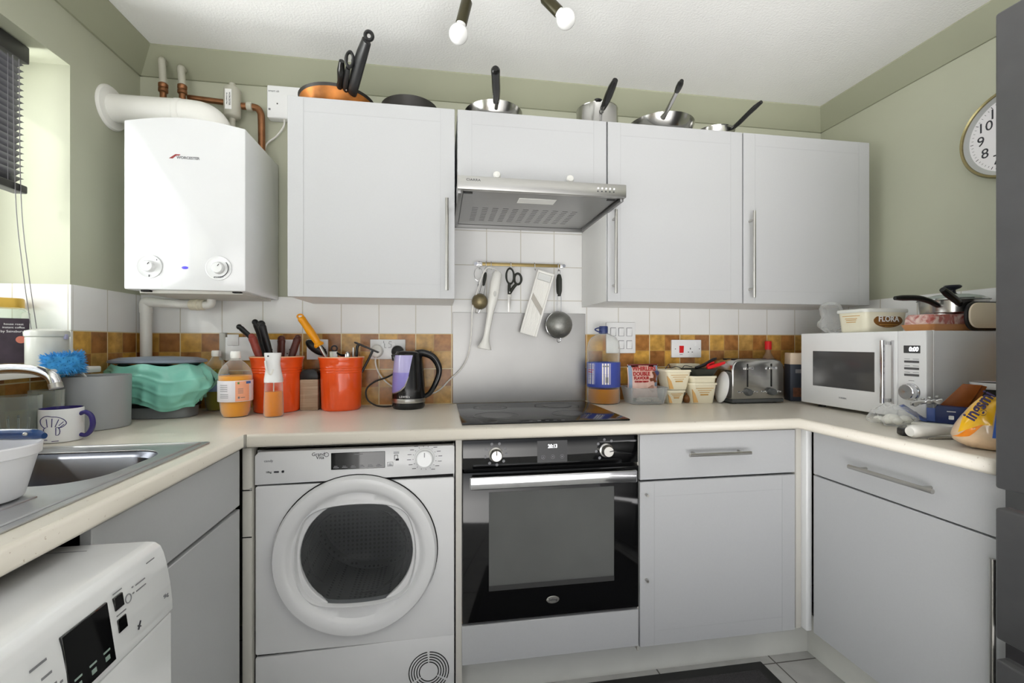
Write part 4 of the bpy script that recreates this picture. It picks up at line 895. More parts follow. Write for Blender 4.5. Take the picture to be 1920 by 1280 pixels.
MB().lathe([(0.0495, 0.094), (0.0515, 0.096), (0.0515, 0.106), (0.049, 0.112), (0.030, 0.118), (0.0005, 0.119)], (0, 0, 0), (0, 0, 1), 40, True).build('lid', GC, r)
MB().box(0.046, 0.054, -0.006, 0.006, 0.086, 0.102, 0.002).build('clasp', mat('lilac_grey', (170, 168, 196), 0.4), r)

# ================================================================ SINK AND WHAT STANDS ROUND IT
SINK = mat('sink_steel', (200, 201, 203), 0.38, 1.0, var=0.04, scale=20)
r = thing('kitchen_sink', 'stainless steel sink with bowl and ribbed drainer in the left worktop', 'sink', (-0.86, 0.86, 0.91))
o_ = rrect(-1.106, -0.612, 0.386, 1.336, 0.012); hb = list(reversed(rrect(-1.045, -0.662, 0.968, 1.258, 0.085, 8)))
me = flat_curve([o_, hb], 0.0016, 0.0008); me.transform(Matrix.Translation((0, 0, 0.9122))); me.materials.clear()
link_mesh('rim', me, SINK, r, True)
rings = []
for ins, z in ((-0.004, 0.9135), (0.0, 0.910), (0.010, 0.898), (0.014, 0.80), (0.022, 0.775), (0.05, 0.762)):
    rings.append([(x, y, z) for x, y in rrect(-1.045+ins, -0.662-ins, 0.968+ins, 1.258-ins, 0.085-ins*.3, 8)])
MB().loft(rings, False, True).build('bowl', mat('shaded_bowl_steel', (112, 114, 122), 0.3, 1.0, var=0.05), r, True)  # same sink steel, the bowl's inner shade put into a darker colour
rg = MB()
for i in range(9): rg.box(-1.03+i*0.042, -1.022+i*0.042, 0.46, 0.90, 0.9125, 0.9165, 0.0018)
rg.build('drainer_ribs', SINK, r, True)
rg = MB().tube([(-1.09, 0.40, 0.9136), (-1.09, 1.315, 0.9136), (-0.63, 1.315, 0.9136), (-0.63, 0.40, 0.9136)], 0.0035, 8, 1, False).build('raised_edge', SINK, r, True)
MB().lathe([(0.0005, 0.004), (0.03, 0.004), (0.034, 0.002), (0.036, 0.0)], (-0.85, 1.11, 0.762), (0, 0, 1), 32).build('drain', CHROME, r, True)
r = thing('mixer_tap', 'chrome swan-neck mixer tap arching over the sink bowl', 'tap', (-1.118, 1.285, 0.9138))
MB().lathe([(0.026, 0), (0.026, 0.006), (0.020, 0.014), (0.018, 0.07), (0.016, 0.085)], (-1.118, 1.29, 0.9138), (0, 0, 1), 28).build('base', CHROME, r, True)
MB().tube([(-1.118, 1.29, 0.99), (-1.118, 1.29, 1.07), (-1.110, 1.289, 1.098), (-1.08, 1.286, 1.113), (-1.03, 1.279, 1.118), (-0.975, 1.272, 1.114), (-0.938, 1.266, 1.100), (-0.926, 1.264, 1.078)], [0.013, 0.0125, 0.0115, 0.0115, 0.0115, 0.0125, 0.013], 18, 8).build('spout', CHROME, r, True)
MB().cyl((-0.9275, 1.2642, 1.082), (-0.924, 1.2635, 1.070), 0.0135, seg=20).build('nozzle', SATIN, r, True)
MB().tube([(-1.118, 1.27, 0.96), (-1.118, 1.22, 0.972), (-1.116, 1.18, 0.985)], [0.009, 0.008, 0.007], 12).build('lever', CHROME, r, True)
DG = clear('drinking_glass', (236, 240, 236), 0.02, 0.10)
def tumbler(label, c, rt, rb_, h):
    r = thing('drinking_glass', label, 'glass', c, 0, 'drinking glasses beside the tap')
    MB().lathe([(0.0005, 0.0), (rb_, 0.0), (rb_+.001, 0.004), (rt*.97, h*.62), (rt, h), (rt-.0025, h), (rt*.94, h*.62), (rb_-.003, 0.012), (0.0005, 0.012)], (0, 0, 0), (0, 0, 1), 40).build('tumbler', DG, r)
    f = MB()
    for i in range(14):
        a = 2*PI*i/14; f.tube([((rb_+.0005)*math.cos(a), (rb_+.0005)*math.sin(a), .006), ((rt*.955)*math.cos(a), (rt*.955)*math.sin(a), h*.55)], 0.0022, 6, 1, False)
    f.build('flutes', DG, r)
tumbler('clear fluted tumbler at the left edge, nearest the sink', (-1.130, 1.422, 0.9105), 0.047, 0.037, 0.127)
tumbler('clear tumbler between the mug and the grey pot', (-1.132, 1.514, 0.9105), 0.039, 0.032, 0.133)
NAVY = mat('navy_glaze', (52, 44, 112), 0.15, var=0.05)
r = thing('mug', 'white mug with navy handle and a printed chef hat beside the sink', 'mug', (-1.036, 1.434, 0.9105))
mg = MB().lathe([(0.0005, 0.003), (0.040, 0.003), (0.042, 0), (0.0455, 0.002), (0.0465, 0.006), (0.0465, 0.088), (0.0455, 0.0905)], (0, 0, 0), (0, 0, 1), 44).build('body', WHITE, r)
MB().lathe([(0.0457, 0.0906), (0.0438, 0.0906), (0.0428, 0.085), (0.0425, 0.008), (0.0005, 0.007)], (0, 0, 0), (0, 0, 1), 44).build('inside', NAVY, r)
va = math.atan2(-1.434, 1.036)                    # towards the lens
pr_ = va+0.95
u = Vector((math.cos(pr_), math.sin(pr_), 0))
MB().tube([u*0.0455+Vector((0, 0, 0.073)), u*0.058+Vector((0, 0, 0.077)), u*0.072+Vector((0, 0, 0.066)), u*0.076+Vector((0, 0, 0.044)), u*0.070+Vector((0, 0, 0.024)), u*0.058+Vector((0, 0, 0.013)), u*0.0455+Vector((0, 0, 0.015))], [0.0055, 0.006, 0.0065, 0.0068, 0.0065, 0.006, 0.0055], 12, 6).build('handle', NAVY, r)
def onmug(pts): return [(0.0469*math.cos(va-0.42+a), 0.0469*math.sin(va-0.42+a), z) for a, z in pts]
hat = MB()
for pts in ([(-.35, .022), (.28, .022), (.28, .042), (-.35, .042), (-.35, .022)], [(-.35, .042), (-.55, .050), (-.62, .062), (-.45, .070), (-.25, .074), (0, .072), (.25, .070), (.5, .063), (.62, .052), (.45, .043), (.28, .042)], [(-.2, .044), (-.25, .066)], [(0, .044), (.02, .067)], [(.15, .044), (.3, .064)], [(.18, .022), (.18, .042)], [(-.35, .010), (-.2, .010)], [(.0, .006), (.3, .006)], [(.30, .040), (.52, .050)], [(.3, .047), (.5, .057)]):
    hat.tube(onmug(pts), 0.0009, 6, 4)
hat.build('chef_hat_print', NAVY, mg)
r = thing('utensil_pot', 'plain grey cylindrical pot standing in front of the food caddy', 'pot', (-1.090, 1.638, 0.9105))
MB().lathe([(0.0005, 0.0), (0.086, 0.0), (0.089, 0.003), (0.091, 0.166), (0.0895, 0.167), (0.0875, 0.164), (0.085, 0.006), (0.0005, 0.005)], (0, 0, 0), (0, 0, 1), 56).build('pot', mat('matt_grey_pot', (160, 163, 166), 0.45, 0.1, var=0.02), r)
# blue fluffy duster
r = thing('fluffy_brush', 'bright blue fluffy brush head resting on the rim of the grey pot', 'brush', (-1.105, 1.535, 1.09))
BLUE = mat('blue_fibre', (62, 152, 214), 0.8, var=0.22, scale=60)
Mb = Matrix.Translation((-1.105, 1.538, 1.119)) @ Matrix.Rotation(math.radians(-10), 4, 'Y') @ Matrix.Rotation(math.radians(35), 4, 'Z')
core = MB().box(-0.040, 0.040, -0.028, 0.028, -0.028, 0.026, 0.012, 3).xf(Mb); bmesh.ops.subdivide_edges(core.bm, edges=list(core.bm.edges), cuts=2, use_grid_fill=True); core.wobble(0.006, 60)
core.build('pad', BLUE, r, True)
fz = MB()
for i in range(620):
    a = random.random()*2*PI; c = random.uniform(-1, 1); s = math.sqrt(1-c*c)
    d = Vector((s*math.cos(a)*1.0, s*math.sin(a), c)); b = Vector((max(-.038, min(.038, d.x*.055)), max(-.026, min(.026, d.y*.04)), max(-.026, min(.024, d.z*.04))))
    d = (d+Vector((random.uniform(-.5, .5), random.uniform(-.5, .5), random.uniform(-.5, .5)))).normalized()
    q = b+d*random.uniform(.008, .017)
    fz.cyl(b-d*.002, q, 0.0016, 0.0003, 5)
fz.xf(Mb).build('fibres', BLUE, r, True)
MB().tube([(-1.102, 1.545, 1.108), (-1.095, 1.58, 1.095), (-1.085, 1.66, 1.00), (-1.08, 1.69, 0.93)], 0.005, 10).build('handle', WHITEP, r, True)
# food caddy with green bag
r = thing('food_caddy', 'grey food-waste caddy with its lid resting on a green bag', 'caddy', (-1.018, 1.842, 0.9105), math.radians(-4))
CAD = mat('caddy_grey', (118, 122, 124), 0.5, var=0.03); CADL = mat('caddy_lid_grey', (128, 138, 152), 0.4, var=0.03)
def er(a, b, z, n=40, k=3.2): return [(a*math.copysign(abs(math.cos(2*PI*i/n))**(2/k), math.cos(2*PI*i/n)), b*math.copysign(abs(math.sin(2*PI*i/n))**(2/k), math.sin(2*PI*i/n)), z) for i in range(n)]
MB().loft([er(.118, .062, 0), er(.122, .066, .004), er(.132, .073, .17), er(.134, .075, .172), er(.130, .071, .171)], True, False).build('bin', CAD, r)
MB().loft([er(.128, .070, .040), er(.131, .073, .042), er(.131, .073, .052), er(.128, .070, .054)], False, False).build('dark_band', DARK, r)
MB().loft([er(.138, .078, .196), er(.152, .086, .200), er(.150, .085, .208), er(.120, .066, .217), er(.04, .03, .221)]).build('lid', CADL, r)
bag = MB()
def bf(u, v):
    a = 2*PI*u; n = 3.0
    cu, su = math.cos(a), math.sin(a); rr_ = (abs(cu)**n+abs(su)**n)**(-1/n)
    R = Vector((cu*rr_*.136, su*rr_*.078))
    low = .058+.020*math.sin(2*a+.6)-.014*cu; z = .192-(0.192-low)*v
    bulge = .006+.016*math.sin(PI*v)+(.036*cu**2*max(0, math.sin(PI*min(1, v*1.15))) if cu > 0 else 0)
    wr = .004*math.sin(9*a+7*v+2*math.sin(3*a))+.006*noise.noise(Vector((cu*3, su*3, v*4)))-.013*abs(noise.noise(Vector((cu*3.2+2, su*3.2, v*3.2+.7*a))))+.004*(1-abs(math.sin(3.5*PI*v+1.3*math.sin(2*a)+.8*cu)))**3*1.1
    f = 1+(bulge+wr*min(1, v*4+.2))/R.length
    return (R.x*f, R.y*f, z+.005*math.sin(7*a))
bag.grid(bf, 180, 40)
bmesh.ops.remove_doubles(bag.bm, verts=bag.bm.verts, dist=1e-5)
BAGM = mat('green_bin_bag', (136, 208, 190), 0.24, var=0.08, scale=9, coat=0.35, bump=0.25, bscale=22)
bo = bag.build('bag', BAGM, r, smooth=60)

# ---- bottles
PET = clear('clear_pet', (249, 250, 249), 0.04, 0.02)
def bottle(name, label, c, R, prof_b, liquid, lz, cap_m, caph, band=None, band_m=None, cat='bottle', seg=40, capr=0.017):
    r = thing(name, label, cat, (c[0], c[1], 0.9105))
    MB().lathe(prof_b, (0, 0, 0), (0, 0, 1), seg).build('bottle_wall', PET, r)
    L = [(max(0.0004, q-.0022), max(z, .003)) for q, z in prof_b if z <= lz]
    ra = L[-1][0]; L.append((ra, lz)); L.append((0.0004, lz))
    MB().lathe(L, (0, 0, 0), (0, 0, 1), seg).build('liquid', liquid, r)
    zt = prof_b[-1][1]
    MB().lathe([(capr-.001, zt-.012), (capr, zt-.010), (capr, zt+caph-.004), (capr-.002, zt+caph), (0.0004, zt+caph)], (0, 0, 0), (0, 0, 1), 24, True).build('cap', cap_m, r)
    lab = None
    if band:
        lab = MB().lathe([(R+.0008, band[0]), (R+.0012, band[0]+.001), (R+.0012, band[1]-.001), (R+.0008, band[1])], (0, 0, 0), (0, 0, 1), seg).build('label', band_m, r)
    return r, lab
def wrap_bars(parent, R, ang0, rows, m, name='print'):
    """small printed marks bent round a label; rows of (angle, width_angle, z, height)"""
    b = MB()
    for a, w, z, h in rows:
        b.grid(lambda u, v: ((R+.0016)*math.cos(ang0+a+w*u), (R+.0016)*math.sin(ang0+a+w*u), z+h*v), 6, 1)
    return b.build(name, m, parent)
CAPW = mat('white_cap', (240, 240, 236), 0.4)
def cam_ang(c): return math.atan2(-c[1], -c[0])
prof_j = lambda R, H: [(0.0004, .004), (R*.55, .0), (R*.74, .002), (R*.86, .02), (R*.93, .06), (R, .075), (R, H*.62), (R*.985, H*.68), (R*.90, H*.76), (R*.72, H*.83), (R*.48, H*.89), (.017, H*.925), (.0145, H*.94), (.0145, H)]
c = (-0.888, 1.982)
bottle('squash_bottle', 'bottle of pale green squash with a blue label, between caddy and orange juice', c, .0445, prof_j(.0445, .228), mat('green_squash', (176, 172, 50), 0.15, trans=0.35, ior=1.2), .165, CAPW, .012, (.078, .145), mat('blue_label', (128, 164, 206), 0.45, var=0.1))
c = (-0.744, 1.806); R = .056
r, lab = bottle('juice_bottle', 'plastic bottle of orange juice with a printed white and orange label', c, R, prof_j(R, .226), mat('orange_juice', (250, 168, 0), 0.35, var=0.05), .150, CAPW, .013, (.058, .134), mat('white_label', (234, 230, 236), 0.45, var=0.03))
a0 = cam_ang(c)
wrap_bars(lab, R, a0, [(-.02, .85, .060, .072)], mat('salmon_label', (250, 176, 140), 0.45), 'orange_panel')
wrap_bars(lab, R+.0006, a0, [(-.95, .5, .118-.007*i, .0016) for i in range(4)]+[(-.95, .55, .085-.006*i, .0014) for i in range(3)]+[(.12, .3, .104-.005*i, .0014) for i in range(4)]+[(.12, .1, .070, .007), (.28, .25, .072, .002)], GREYINK, 'small_print')
wrap_bars(lab, R+.0006, a0, [(.60, .35, .122, .009)], mat('blue_print', (70, 112, 176), 0.5), 'blue_panel'); wrap_bars(lab, R+.0006, a0, [(.10, .10, .122, .007)], mat('green_print', (96, 150, 70), 0.5), 'green_square')

# ---- orange crocks
CER = mat('orange_stoneware', (242, 88, 30), 0.16, var=0.10, scale=7, coat=0.4)
def crock(label, c, R, H):
    r = thing('utensil_crock', label, 'crock', (c[0], c[1], 0.9105), 0, 'orange stoneware crocks')
    pf = [(0.0004, .002), (R*.80, .0), (R*.84, .003), (R*.86, .012), (R*.885, H*.5), (R*.895, H*.72)]
    for k in range(3): z = H*(.70+.045*k); pf += [(R*(.895+.01*k), z), (R*(.915+.01*k), z+.0035), (R*(.90+.01*k), z+.007)]
    pf += [(R*.96, H*.93), (R, H-.003), (R*.99, H), (R*.96, H-.001), (R*.90, H*.85), (R*.82, .012), (0.0004, .010)]
    MB().lathe(pf, (0, 0, 0), (0, 0, 1), 56).build('crock', CER, r)
    MB().lathe([(R*.999, H-.0035), (R*1.002, H-.0005), (R*.985, H+.0008), (R*.962, H-.0006)], (0, 0, 0), (0, 0, 1), 56).build('pale_rim', mat('pale_glaze_rim', (240, 190, 150), 0.2), r)
C1, C2 = (-0.640, 1.926), (-0.398, 1.938)
crock('orange stoneware crock of knives behind the mist sprayer', C1, .099, .217)
crock('orange stoneware crock of utensils beside the kettle', C2, .090, .214)
KRED = mat('red_brown_wood_handle', (138, 58, 48), 0.35, var=0.2, scale=40); KBRN = mat('dark_brown_handle', (84, 42, 34), 0.4, var=0.2, scale=40)
BLADE = mat('knife_steel', (186, 186, 186), 0.25, 1.0)
def knife(label, top, bot, rad, m, rivets=0, bend=0.0, flat=.65, name='kitchen_knife', group='knives in the orange crock'):
    top, bot = Vector(top), Vector(bot); r = thing(name, label, 'knife', tuple(bot), 0, group)
    d = (bot-top).normalized(); s = d.cross(Vector((0, 1, 0))).normalized(); rad *= 1.22
    mid = top.lerp(bot, .45)+s*bend
    MB().tube([top, top.lerp(bot, .12)+s*bend*.4, mid, bot], [rad*.75, rad*1.05, rad*.95, rad, rad*.8], 16, 6, flat=flat).build('handle', m, r, True)
    MB().ball(tuple(top), (rad*.74, rad*.6, rad*.74), 14, 8).build('butt', m, r, True)
    q = bot+d*.085
    MB().prism([(-.010, 0), (.010, 0), (.009, .07), (0, .095), (-.010, .06)], 'y', -.0008, .0008).xf(Matrix.Translation(bot) @ Vector((0, 0, 1)).rotation_difference(d).to_matrix().to_4x4()).build('blade', BLADE, r, True, 0)
    for i in range(rivets):
        p = top.lerp(bot, .25+.25*i)+s*bend*.7; MB().ball((p.x, p.y-rad*flat*.9, p.z), (.003, .0015, .003), 10, 6).build('rivet', SATIN, r, True)
    return r
knife('curved black-handled knife leaning furthest left in the orange crock', (-.768, 1.895, 1.243), (-.682, 1.900, 1.112), .0115, BLACKP, 0, .012)
knife('black-handled knife standing upright in the middle of the knife crock', (-.732, 1.952, 1.264), (-.690, 1.950, 1.112), .0135, BLACKP, 0, .004)
knife('black knife handle with three steel rivets in the knife crock', (-.690, 1.900, 1.254), (-.656, 1.906, 1.112), .0165, BLACKP, 3, .0)
knife('red-brown wooden knife handle at the front of the knife crock', (-.712, 1.868, 1.205), (-.682, 1.872, 1.112), .0135, KRED, 0, .0, .85)
knife('dark brown knife handle standing straight at the right of the knife crock', (-.634, 1.955, 1.196), (-.634, 1.948, 1.112), .0165, KBRN, 0, .0)
knife('dark brown handle leaning right at the edge of the knife crock', (-.570, 1.950, 1.202), (-.592, 1.930, 1.112), .0135, KBRN, 0, .0, .85)
r = thing('mist_sprayer', 'clear mist sprayer with white pump half full of orange liquid', 'spray bottle', (-0.604, 1.780, 0.9105))
MB().lathe([(0.0004, .002), (.030, 0), (.0335, .004), (.0335, .04), (.031, .10), (.030, .130)], (0, 0, 0), (0, 0, 1), 36).build('bottle_wall', PET, r)
MB().lathe([(0.0004, .004), (.029, .003), (.0315, .006), (.0315, .04), (.0293, .092), (0.0004, .092)], (0, 0, 0), (0, 0, 1), 36).build('liquid', mat('pale_orange_liquid', (255, 158, 50), 0.15, trans=0.2, ior=1.25), r)
MB().cyl((0, 0, .01), (0, 0, .13), .0022, seg=8).build('dip_tube', WHITEP, r)
MB().loft([[(x*k+ox, y*k2, z) for x, y in rrect(-.031, .031, -.027, .027, .024)] for k, k2, ox, z in ((1.0, 1.1, 0, .126), (1.0, 1.08, 0, .138), (.86, .85, -.001, .165), (.78, .74, -.002, .188), (.82, .74, -.003, .205), (.92, .74, -.003, .228), (.92, .70, -.003, .234))]).build('pump_head', WHITE, r)
MB().tube([(-.022, -.020, .205), (-.018, -.026, .185), (-.012, -.026, .165), (.000, -.024, .155), (.006, -.022, .175)], .005, 10, 5, flat=.5).build('trigger', WHITEP, r)
MB().cyl((-.012, -.0185, .222), (-.012, -.022, .222), .0028, seg=12).build('nozzle', INK, r)
r = thing('pepper_mill', 'short square wooden block with a rounded black top between the crocks', 'mill', (-0.519, 1.945, 0.9105), 0.05)
m, nt, p, N, mt, mx = nodes('limed_wood', 0.5)
tc = N('ShaderNodeTexCoord'); mp = N('ShaderNodeMapping'); mp.inputs['Scale'].default_value = (4, 4, 60); nt.links.new(tc.outputs['Object'], mp.inputs[0])
no = N('ShaderNodeTexNoise'); no.inputs['Scale'].default_value = 2.2; nt.links.new(mp.outputs[0], no.inputs['Vector'])
nt.links.new(mx(no.outputs['Fac'], lin((130, 104, 80)), lin((204, 184, 156))), p.inputs['Base Color'])
MB().box(-.034, .034, -.032, .032, 0, .124, .003).build('block', m, r)
MB().prism([(-.034, .125), (.034, .125), (.034, .142), (.029, .156), (.018, .163), (-.018, .163), (-.029, .156), (-.034, .142)], 'y', -.032, .032, .003).build('top', BLACKP, r)
# utensils in second crock
YEL = mat('yellow_handle', (248, 164, 22), 0.3, var=0.04)
r = thing('sharpening_steel', 'sharpening steel with a bright yellow handle leaning out of the crock', 'sharpening steel', (-.455, 1.945, 1.112), 0, None)
MB().tube([(-.552, 1.925, 1.283), (-.545, 1.926, 1.272), (-.520, 1.930, 1.232), (-.498, 1.934, 1.196), (-.488, 1.936, 1.178), (-.482, 1.937, 1.168)], [.0125, .0155, .0145, .0165, .015, .013, .021, .018], 18, 6).build('handle', YEL, r, True)
MB().ring((-.553, 1.924, 1.287), .008, .0035, (0, 1, 0), 18, 8, sx=1.4).build('eye', YEL, r, True)
MB().cyl((-.484, 1.937, 1.171), (-.435, 1.945, 1.07), .0065, seg=14).build('rod', SATIN, r, True)
def ut(name, label, cat, build):
    r = thing(name, label, cat, (C2[0], C2[1], 1.112), 0, 'utensils in the orange crock'); build(r)
ut('ladle', 'black ladle leaning behind the yellow-handled steel', 'ladle', lambda r: (MB().ball((-.508, 1.985, 1.160), (.050, .016, .022), 20, 12, Matrix.Rotation(.62, 4, 'Y')).build('bowl', BLACKP, r, True), MB().cyl((-.470, 1.975, 1.132), (-.43, 1.955, 1.04), .005).build('shaft', BLACKP, r, True)))
ut('tongs', 'steel tongs with a small hanging ring in the utensil crock', 'tongs', lambda r: (MB().ring((-.432, 1.965, 1.158), .011, .003, (0, 1, 0), 20, 8).build('ring', INK, r, True), MB().box(-.449, -.417, 1.955, 1.963, 1.05, 1.146, .002).build('arms', SATIN, r, True)))
ut('black_peeler', 'black spoon edge curving just above the crock rim', 'spoon', lambda r: MB().tube([(-.418, 1.95, 1.14), (-.40, 1.945, 1.130), (-.37, 1.945, 1.126), (-.345, 1.945, 1.08)], .006, 10, 5, flat=.5).build('handle', BLACKP, r, True))
ut('whisk', 'steel whisk handle end standing at the centre of the utensil crock', 'whisk', lambda r: (MB().lathe([(0.0004, .0), (.006, -.002), (.011, -.012), (.012, -.09)], (-.372, 1.925, 1.146), (0, 0, 1), 18).build('handle', CHROME, r, True), MB().cyl((-.351, 1.94, 1.162), (-.355, 1.94, 1.05), .0045).build('stem', SATIN, r, True)))
ut('potato_masher', 'black masher head sticking out to the right of the crock', 'masher', lambda r: (MB().box(-.052, .052, -.020, .020, -.003, .003, .002).xf(Matrix.Translation((-.298, 1.94, 1.162)) @ Matrix.Rotation(.42, 4, 'Y')).build('plate', BLACKP, r, True), MB().tube([(-.332, 1.94, 1.172), (-.338, 1.94, 1.150), (-.342, 1.94, 1.04)], .006, 10).tube([(-.275, 1.94, 1.150), (-.282, 1.94, 1.132), (-.318, 1.94, 1.06)], .005, 10).build('legs', BLACKP, r, True)))

# ================================================================ KETTLE
VIO = mat('violet_window_plastic', (186, 180, 226), 0.08, var=0.06, scale=10, coat=0.3); VIO2 = mat('violet_water', (150, 142, 214), 0.08, var=0.06, scale=14, coat=0.3)
KB = mat('black_kettle_plastic', (24, 24, 25), 0.18, var=0.05, coat=0.2)
r = thing('electric_kettle', 'black electric kettle with a violet water window beside the hob', 'kettle', (-0.128, 1.928, 0.9105))
KP = [(0, .062, .066), (.004, .067, .069), (.018, .0675, .070), (.05, .0675, .070), (.08, .0672, .070), (.12, .0655, .067), (.16, .063, .064), (.20, .059, .059), (.222, .055, .055)]
def krad(z):
    for (a, p, q), (b, s, t_) in zip(KP[:-1], KP[1:]):
        if a <= z <= b: f = (z-a)/(b-a); return p+(s-p)*f, q+(t_-q)*f
    return KP[-1][1:]
def kell(z, n=56): rx, ry = krad(z); return [(rx*math.cos(2*PI*i/n), ry*math.sin(2*PI*i/n), z) for i in range(n)]
MB().loft([kell(z*.222/30) for z in range(31)], True, False).build('body', KB, r)
MB().loft([kell(.222), [(x*.96, y*.96, .228) for x, y, z in kell(.222)], [(x*.8-.004, y*.8, .235) for x, y, z in kell(.222)], [(x*.4-.004, y*.4, .238) for x, y, z in kell(.222)]]).build('lid', KB, r)
def kb(z):
    L = [(.062, -.064), (.068, -.048), (.078, -.028), (.095, -.010), (.13, .003), (.17, .010), (.222, .020)]
    for (a, p), (b, q) in zip(L[:-1], L[1:]):
        if a <= z <= b: return p+(q-p)*(z-a)/(b-a)
    return L[-1][1]
def kw(z0, z1, n=16, k=1.008):
    rings = []
    for i in range(n+1):
        z = z0+(z1-z0)*i/n; rx, ry = krad(z); a1 = 2*PI-math.acos(max(-1, min(1, kb(z)/rx))); a0 = PI*.86
        rings.append([(k*rx*math.cos(a0+(a1-a0)*j/20), k*ry*math.sin(a0+(a1-a0)*j/20), z) for j in range(21)])
    return MB().loft(rings, False, False, closed=False)
kw(.0625, .150).build('water_window', VIO2, r); kw(.150, .220).build('clear_window', VIO, r)
tr = []
for i in range(15):
    z = .0625+(.135-.0625)*i/14; rx, ry = krad(z); a1 = 2*PI-math.acos(max(-1, min(1, kb(z)/rx))); tr.append((1.012*rx*math.cos(a1), 1.012*ry*math.sin(a1), z))
MB().tube(tr, [.0022, .0035, .0026, .0012], 8, 2).build('silver_trim', SATIN, r)
MB().loft([[(x*1.012, y*1.012, z) for x, y, z in kell(.026)], [(x*1.02, y*1.02, z) for x, y, z in kell(.029)], [(x*1.02, y*1.02, z) for x, y, z in kell(.040)], [(x*1.01, y*1.01, z) for x, y, z in kell(.043)]], False, False).build('silver_band', SATIN, r)
MB().tube([(.028, 0, .226), (.060, -.004, .228), (.098, -.008, .212), (.122, -.010, .176), (.124, -.010, .140), (.110, -.010, .100), (.088, -.006, .062), (.066, -.004, .046)], [.016, .017, .0165, .015, .0135, .0125, .0115, .010], 16, 7, flat=.8).build('handle', KB, r)
MB().prism([(.045, .228), (.095, .226), (.092, .240), (.088, .232), (.060, .238)], 'y', -.010, .010, .002).build('lid_catch', KB, r)
MB().prism([(-.066, .196), (-.050, .196), (-.048, .226), (-.070, .222)], 'y', -.016, .016, .003).build('spout', KB, r)
text('lettering', "LEWIS's", .0125, (-.012, -.0713, .053), WHITEINK, r, world=False)

# ================================================================ RIGHT OF THE HOB
r, lab = bottle('oil_bottle', 'big clear bottle of cooking oil with blue label and looped blue cap', (0.732, 1.952), .074,
    [(0.0004, .006), (.055, 0), (.070, .003), (.074, .014), (.074, .060), (.072, .066), (.0735, .072), (.0735, .185), (.072, .192), (.0735, .20), (.0735, .245), (.070, .272), (.056, .295), (.028, .311), (.017, .316), (.017, .322)],
    mat('cooking_oil', (200, 130, 22), 0.12, trans=0.2, ior=1.2, var=0.03), .066, mat('blue_cap', (54, 66, 116), 0.4), .024, (.074, .184), mat('royal_blue_label', (66, 82, 166), 0.4, var=0.08), capr=.020)
a0 = cam_ang((0.732, 1.952)); R = .0735
wrap_bars(lab, R, a0, [(-1.15, .62, .088, .092), (-.10, .52, .088, .092)], mat('label_panel', (236, 230, 224), 0.45), 'white_panel')
wrap_bars(lab, R+.0006, a0, [(-1.10, .42, .140, .003), (-1.08, .48, .150, .0025)], mat('red_print', (196, 44, 48), 0.5), 'red_print')
wrap_bars(lab, R+.0006, a0, [(-1.10, .5, .130, .0012), (-1.10, .45, .160, .0012), (-1.10, .5, .168, .0012), (-1.10, .3, .110, .0012), (-.04, .35, .165, .006), (-.02, .3, .13, .0012), (-.02, .3, .122, .0012), (.12, .16, .096, .024)], GREYINK, 'small_print')
MB().tube([(-.012, -.010, .338), (-.030, -.012, .337), (-.044, -.012, .331), (-.036, -.012, .324), (-.018, -.012, .318), (-.006, -.012, .318)], .0028, 8, 5).build('cap_loop', MATS['blue_cap'], r)
TUBC = clear('milky_plastic', (236, 239, 240), 0.25, 0.14)
r = thing('storage_tub', 'frosted clear plastic tub holding a packet, right of the oil bottle', 'tub', (0.908, 1.912, 0.9105))
MB().loft([rr_ for rr_ in ([(x, y, z) for x, y in rrect(-a, a, -b, b, .03)] for a, b, z in ((.070, .058, 0), (.076, .064, .004), (.087, .075, .066), (.091, .079, .072), (.090, .078, .074), (.085, .073, .069), (.074, .062, .006)))], True, False).build('tub', TUBC, r)
rnd = random.Random(3)
for i in range(14):
    r2 = thing('dog_chew', 'pale rolled dog chew lying loose in the frosted tub', 'dog chew', (0.908+rnd.uniform(-.05, .05), 1.880+rnd.uniform(-.012, .012), 0.924+rnd.choice((0, .009))), rnd.uniform(-.5, .5), 'dog chews in the frosted tub')
    MB().tube([(-.016, 0, 0), (0, .002, .001), (.016, -.001, 0)], [.004, .0055, .004], 10, 4).build('chew', mat('rawhide', (222, 208, 190), 0.6, var=0.1, scale=60), r2)
r = thing('treat_packet', 'pink snack packet lettered in red standing in the frosted tub', 'packet', (0.912, 1.935, 0.932))
PINK = mat('pink_film', (244, 206, 192), 0.3, var=0.03)
def pf_(u, v, sg):
    x = (u-.5)*.148; z = v*.150; b = (.022*math.sin(PI*u)**.6*math.sin(PI*min(1, v*1.05+.02))**.5)
    return (x*(1-.04*math.sin(PI*v)), sg*b+.0015*math.sin(30*u+9*v), z)
MB().grid(lambda u, v: pf_(u, v, -1), 24, 20).grid(lambda u, v: pf_(1-u, v, 1), 24, 20).build('pouch', PINK, r)
for ua, ub, va_, vb in ((.02, .12, .02, .98), (.86, .98, .35, .97)):
    MB().grid(lambda u, v: (lambda p: (p[0], p[1]-.0008, p[2]))(pf_(ua+(ub-ua)*u, va_+(vb-va_)*v, -1)), 4, 16).build('blue_edge', mat('dusty_blue_film', (140, 164, 190), 0.35), r)
MB().box(-.070, .070, -.004, .004, .146, .153, .002).build('torn_top', mat('dark_red_film', (110, 40, 40), 0.4), r)
REDP = mat('crimson_print', (176, 38, 38), 0.45)
for s, z, q in (('WHIRLERS', .132, .026), ('DOUBLE', .109, .023), ('FLAVOUR', .090, .018), ('CHICKEN TREATS', .0745, .009)):
    text('lettering', s, q, (-.004 if z > .12 else -.016, -.0245, z), REDP, r, world=False, bold=.0009, sx=.92)
BRN = mat('treat_brown', (124, 66, 40), 0.5)
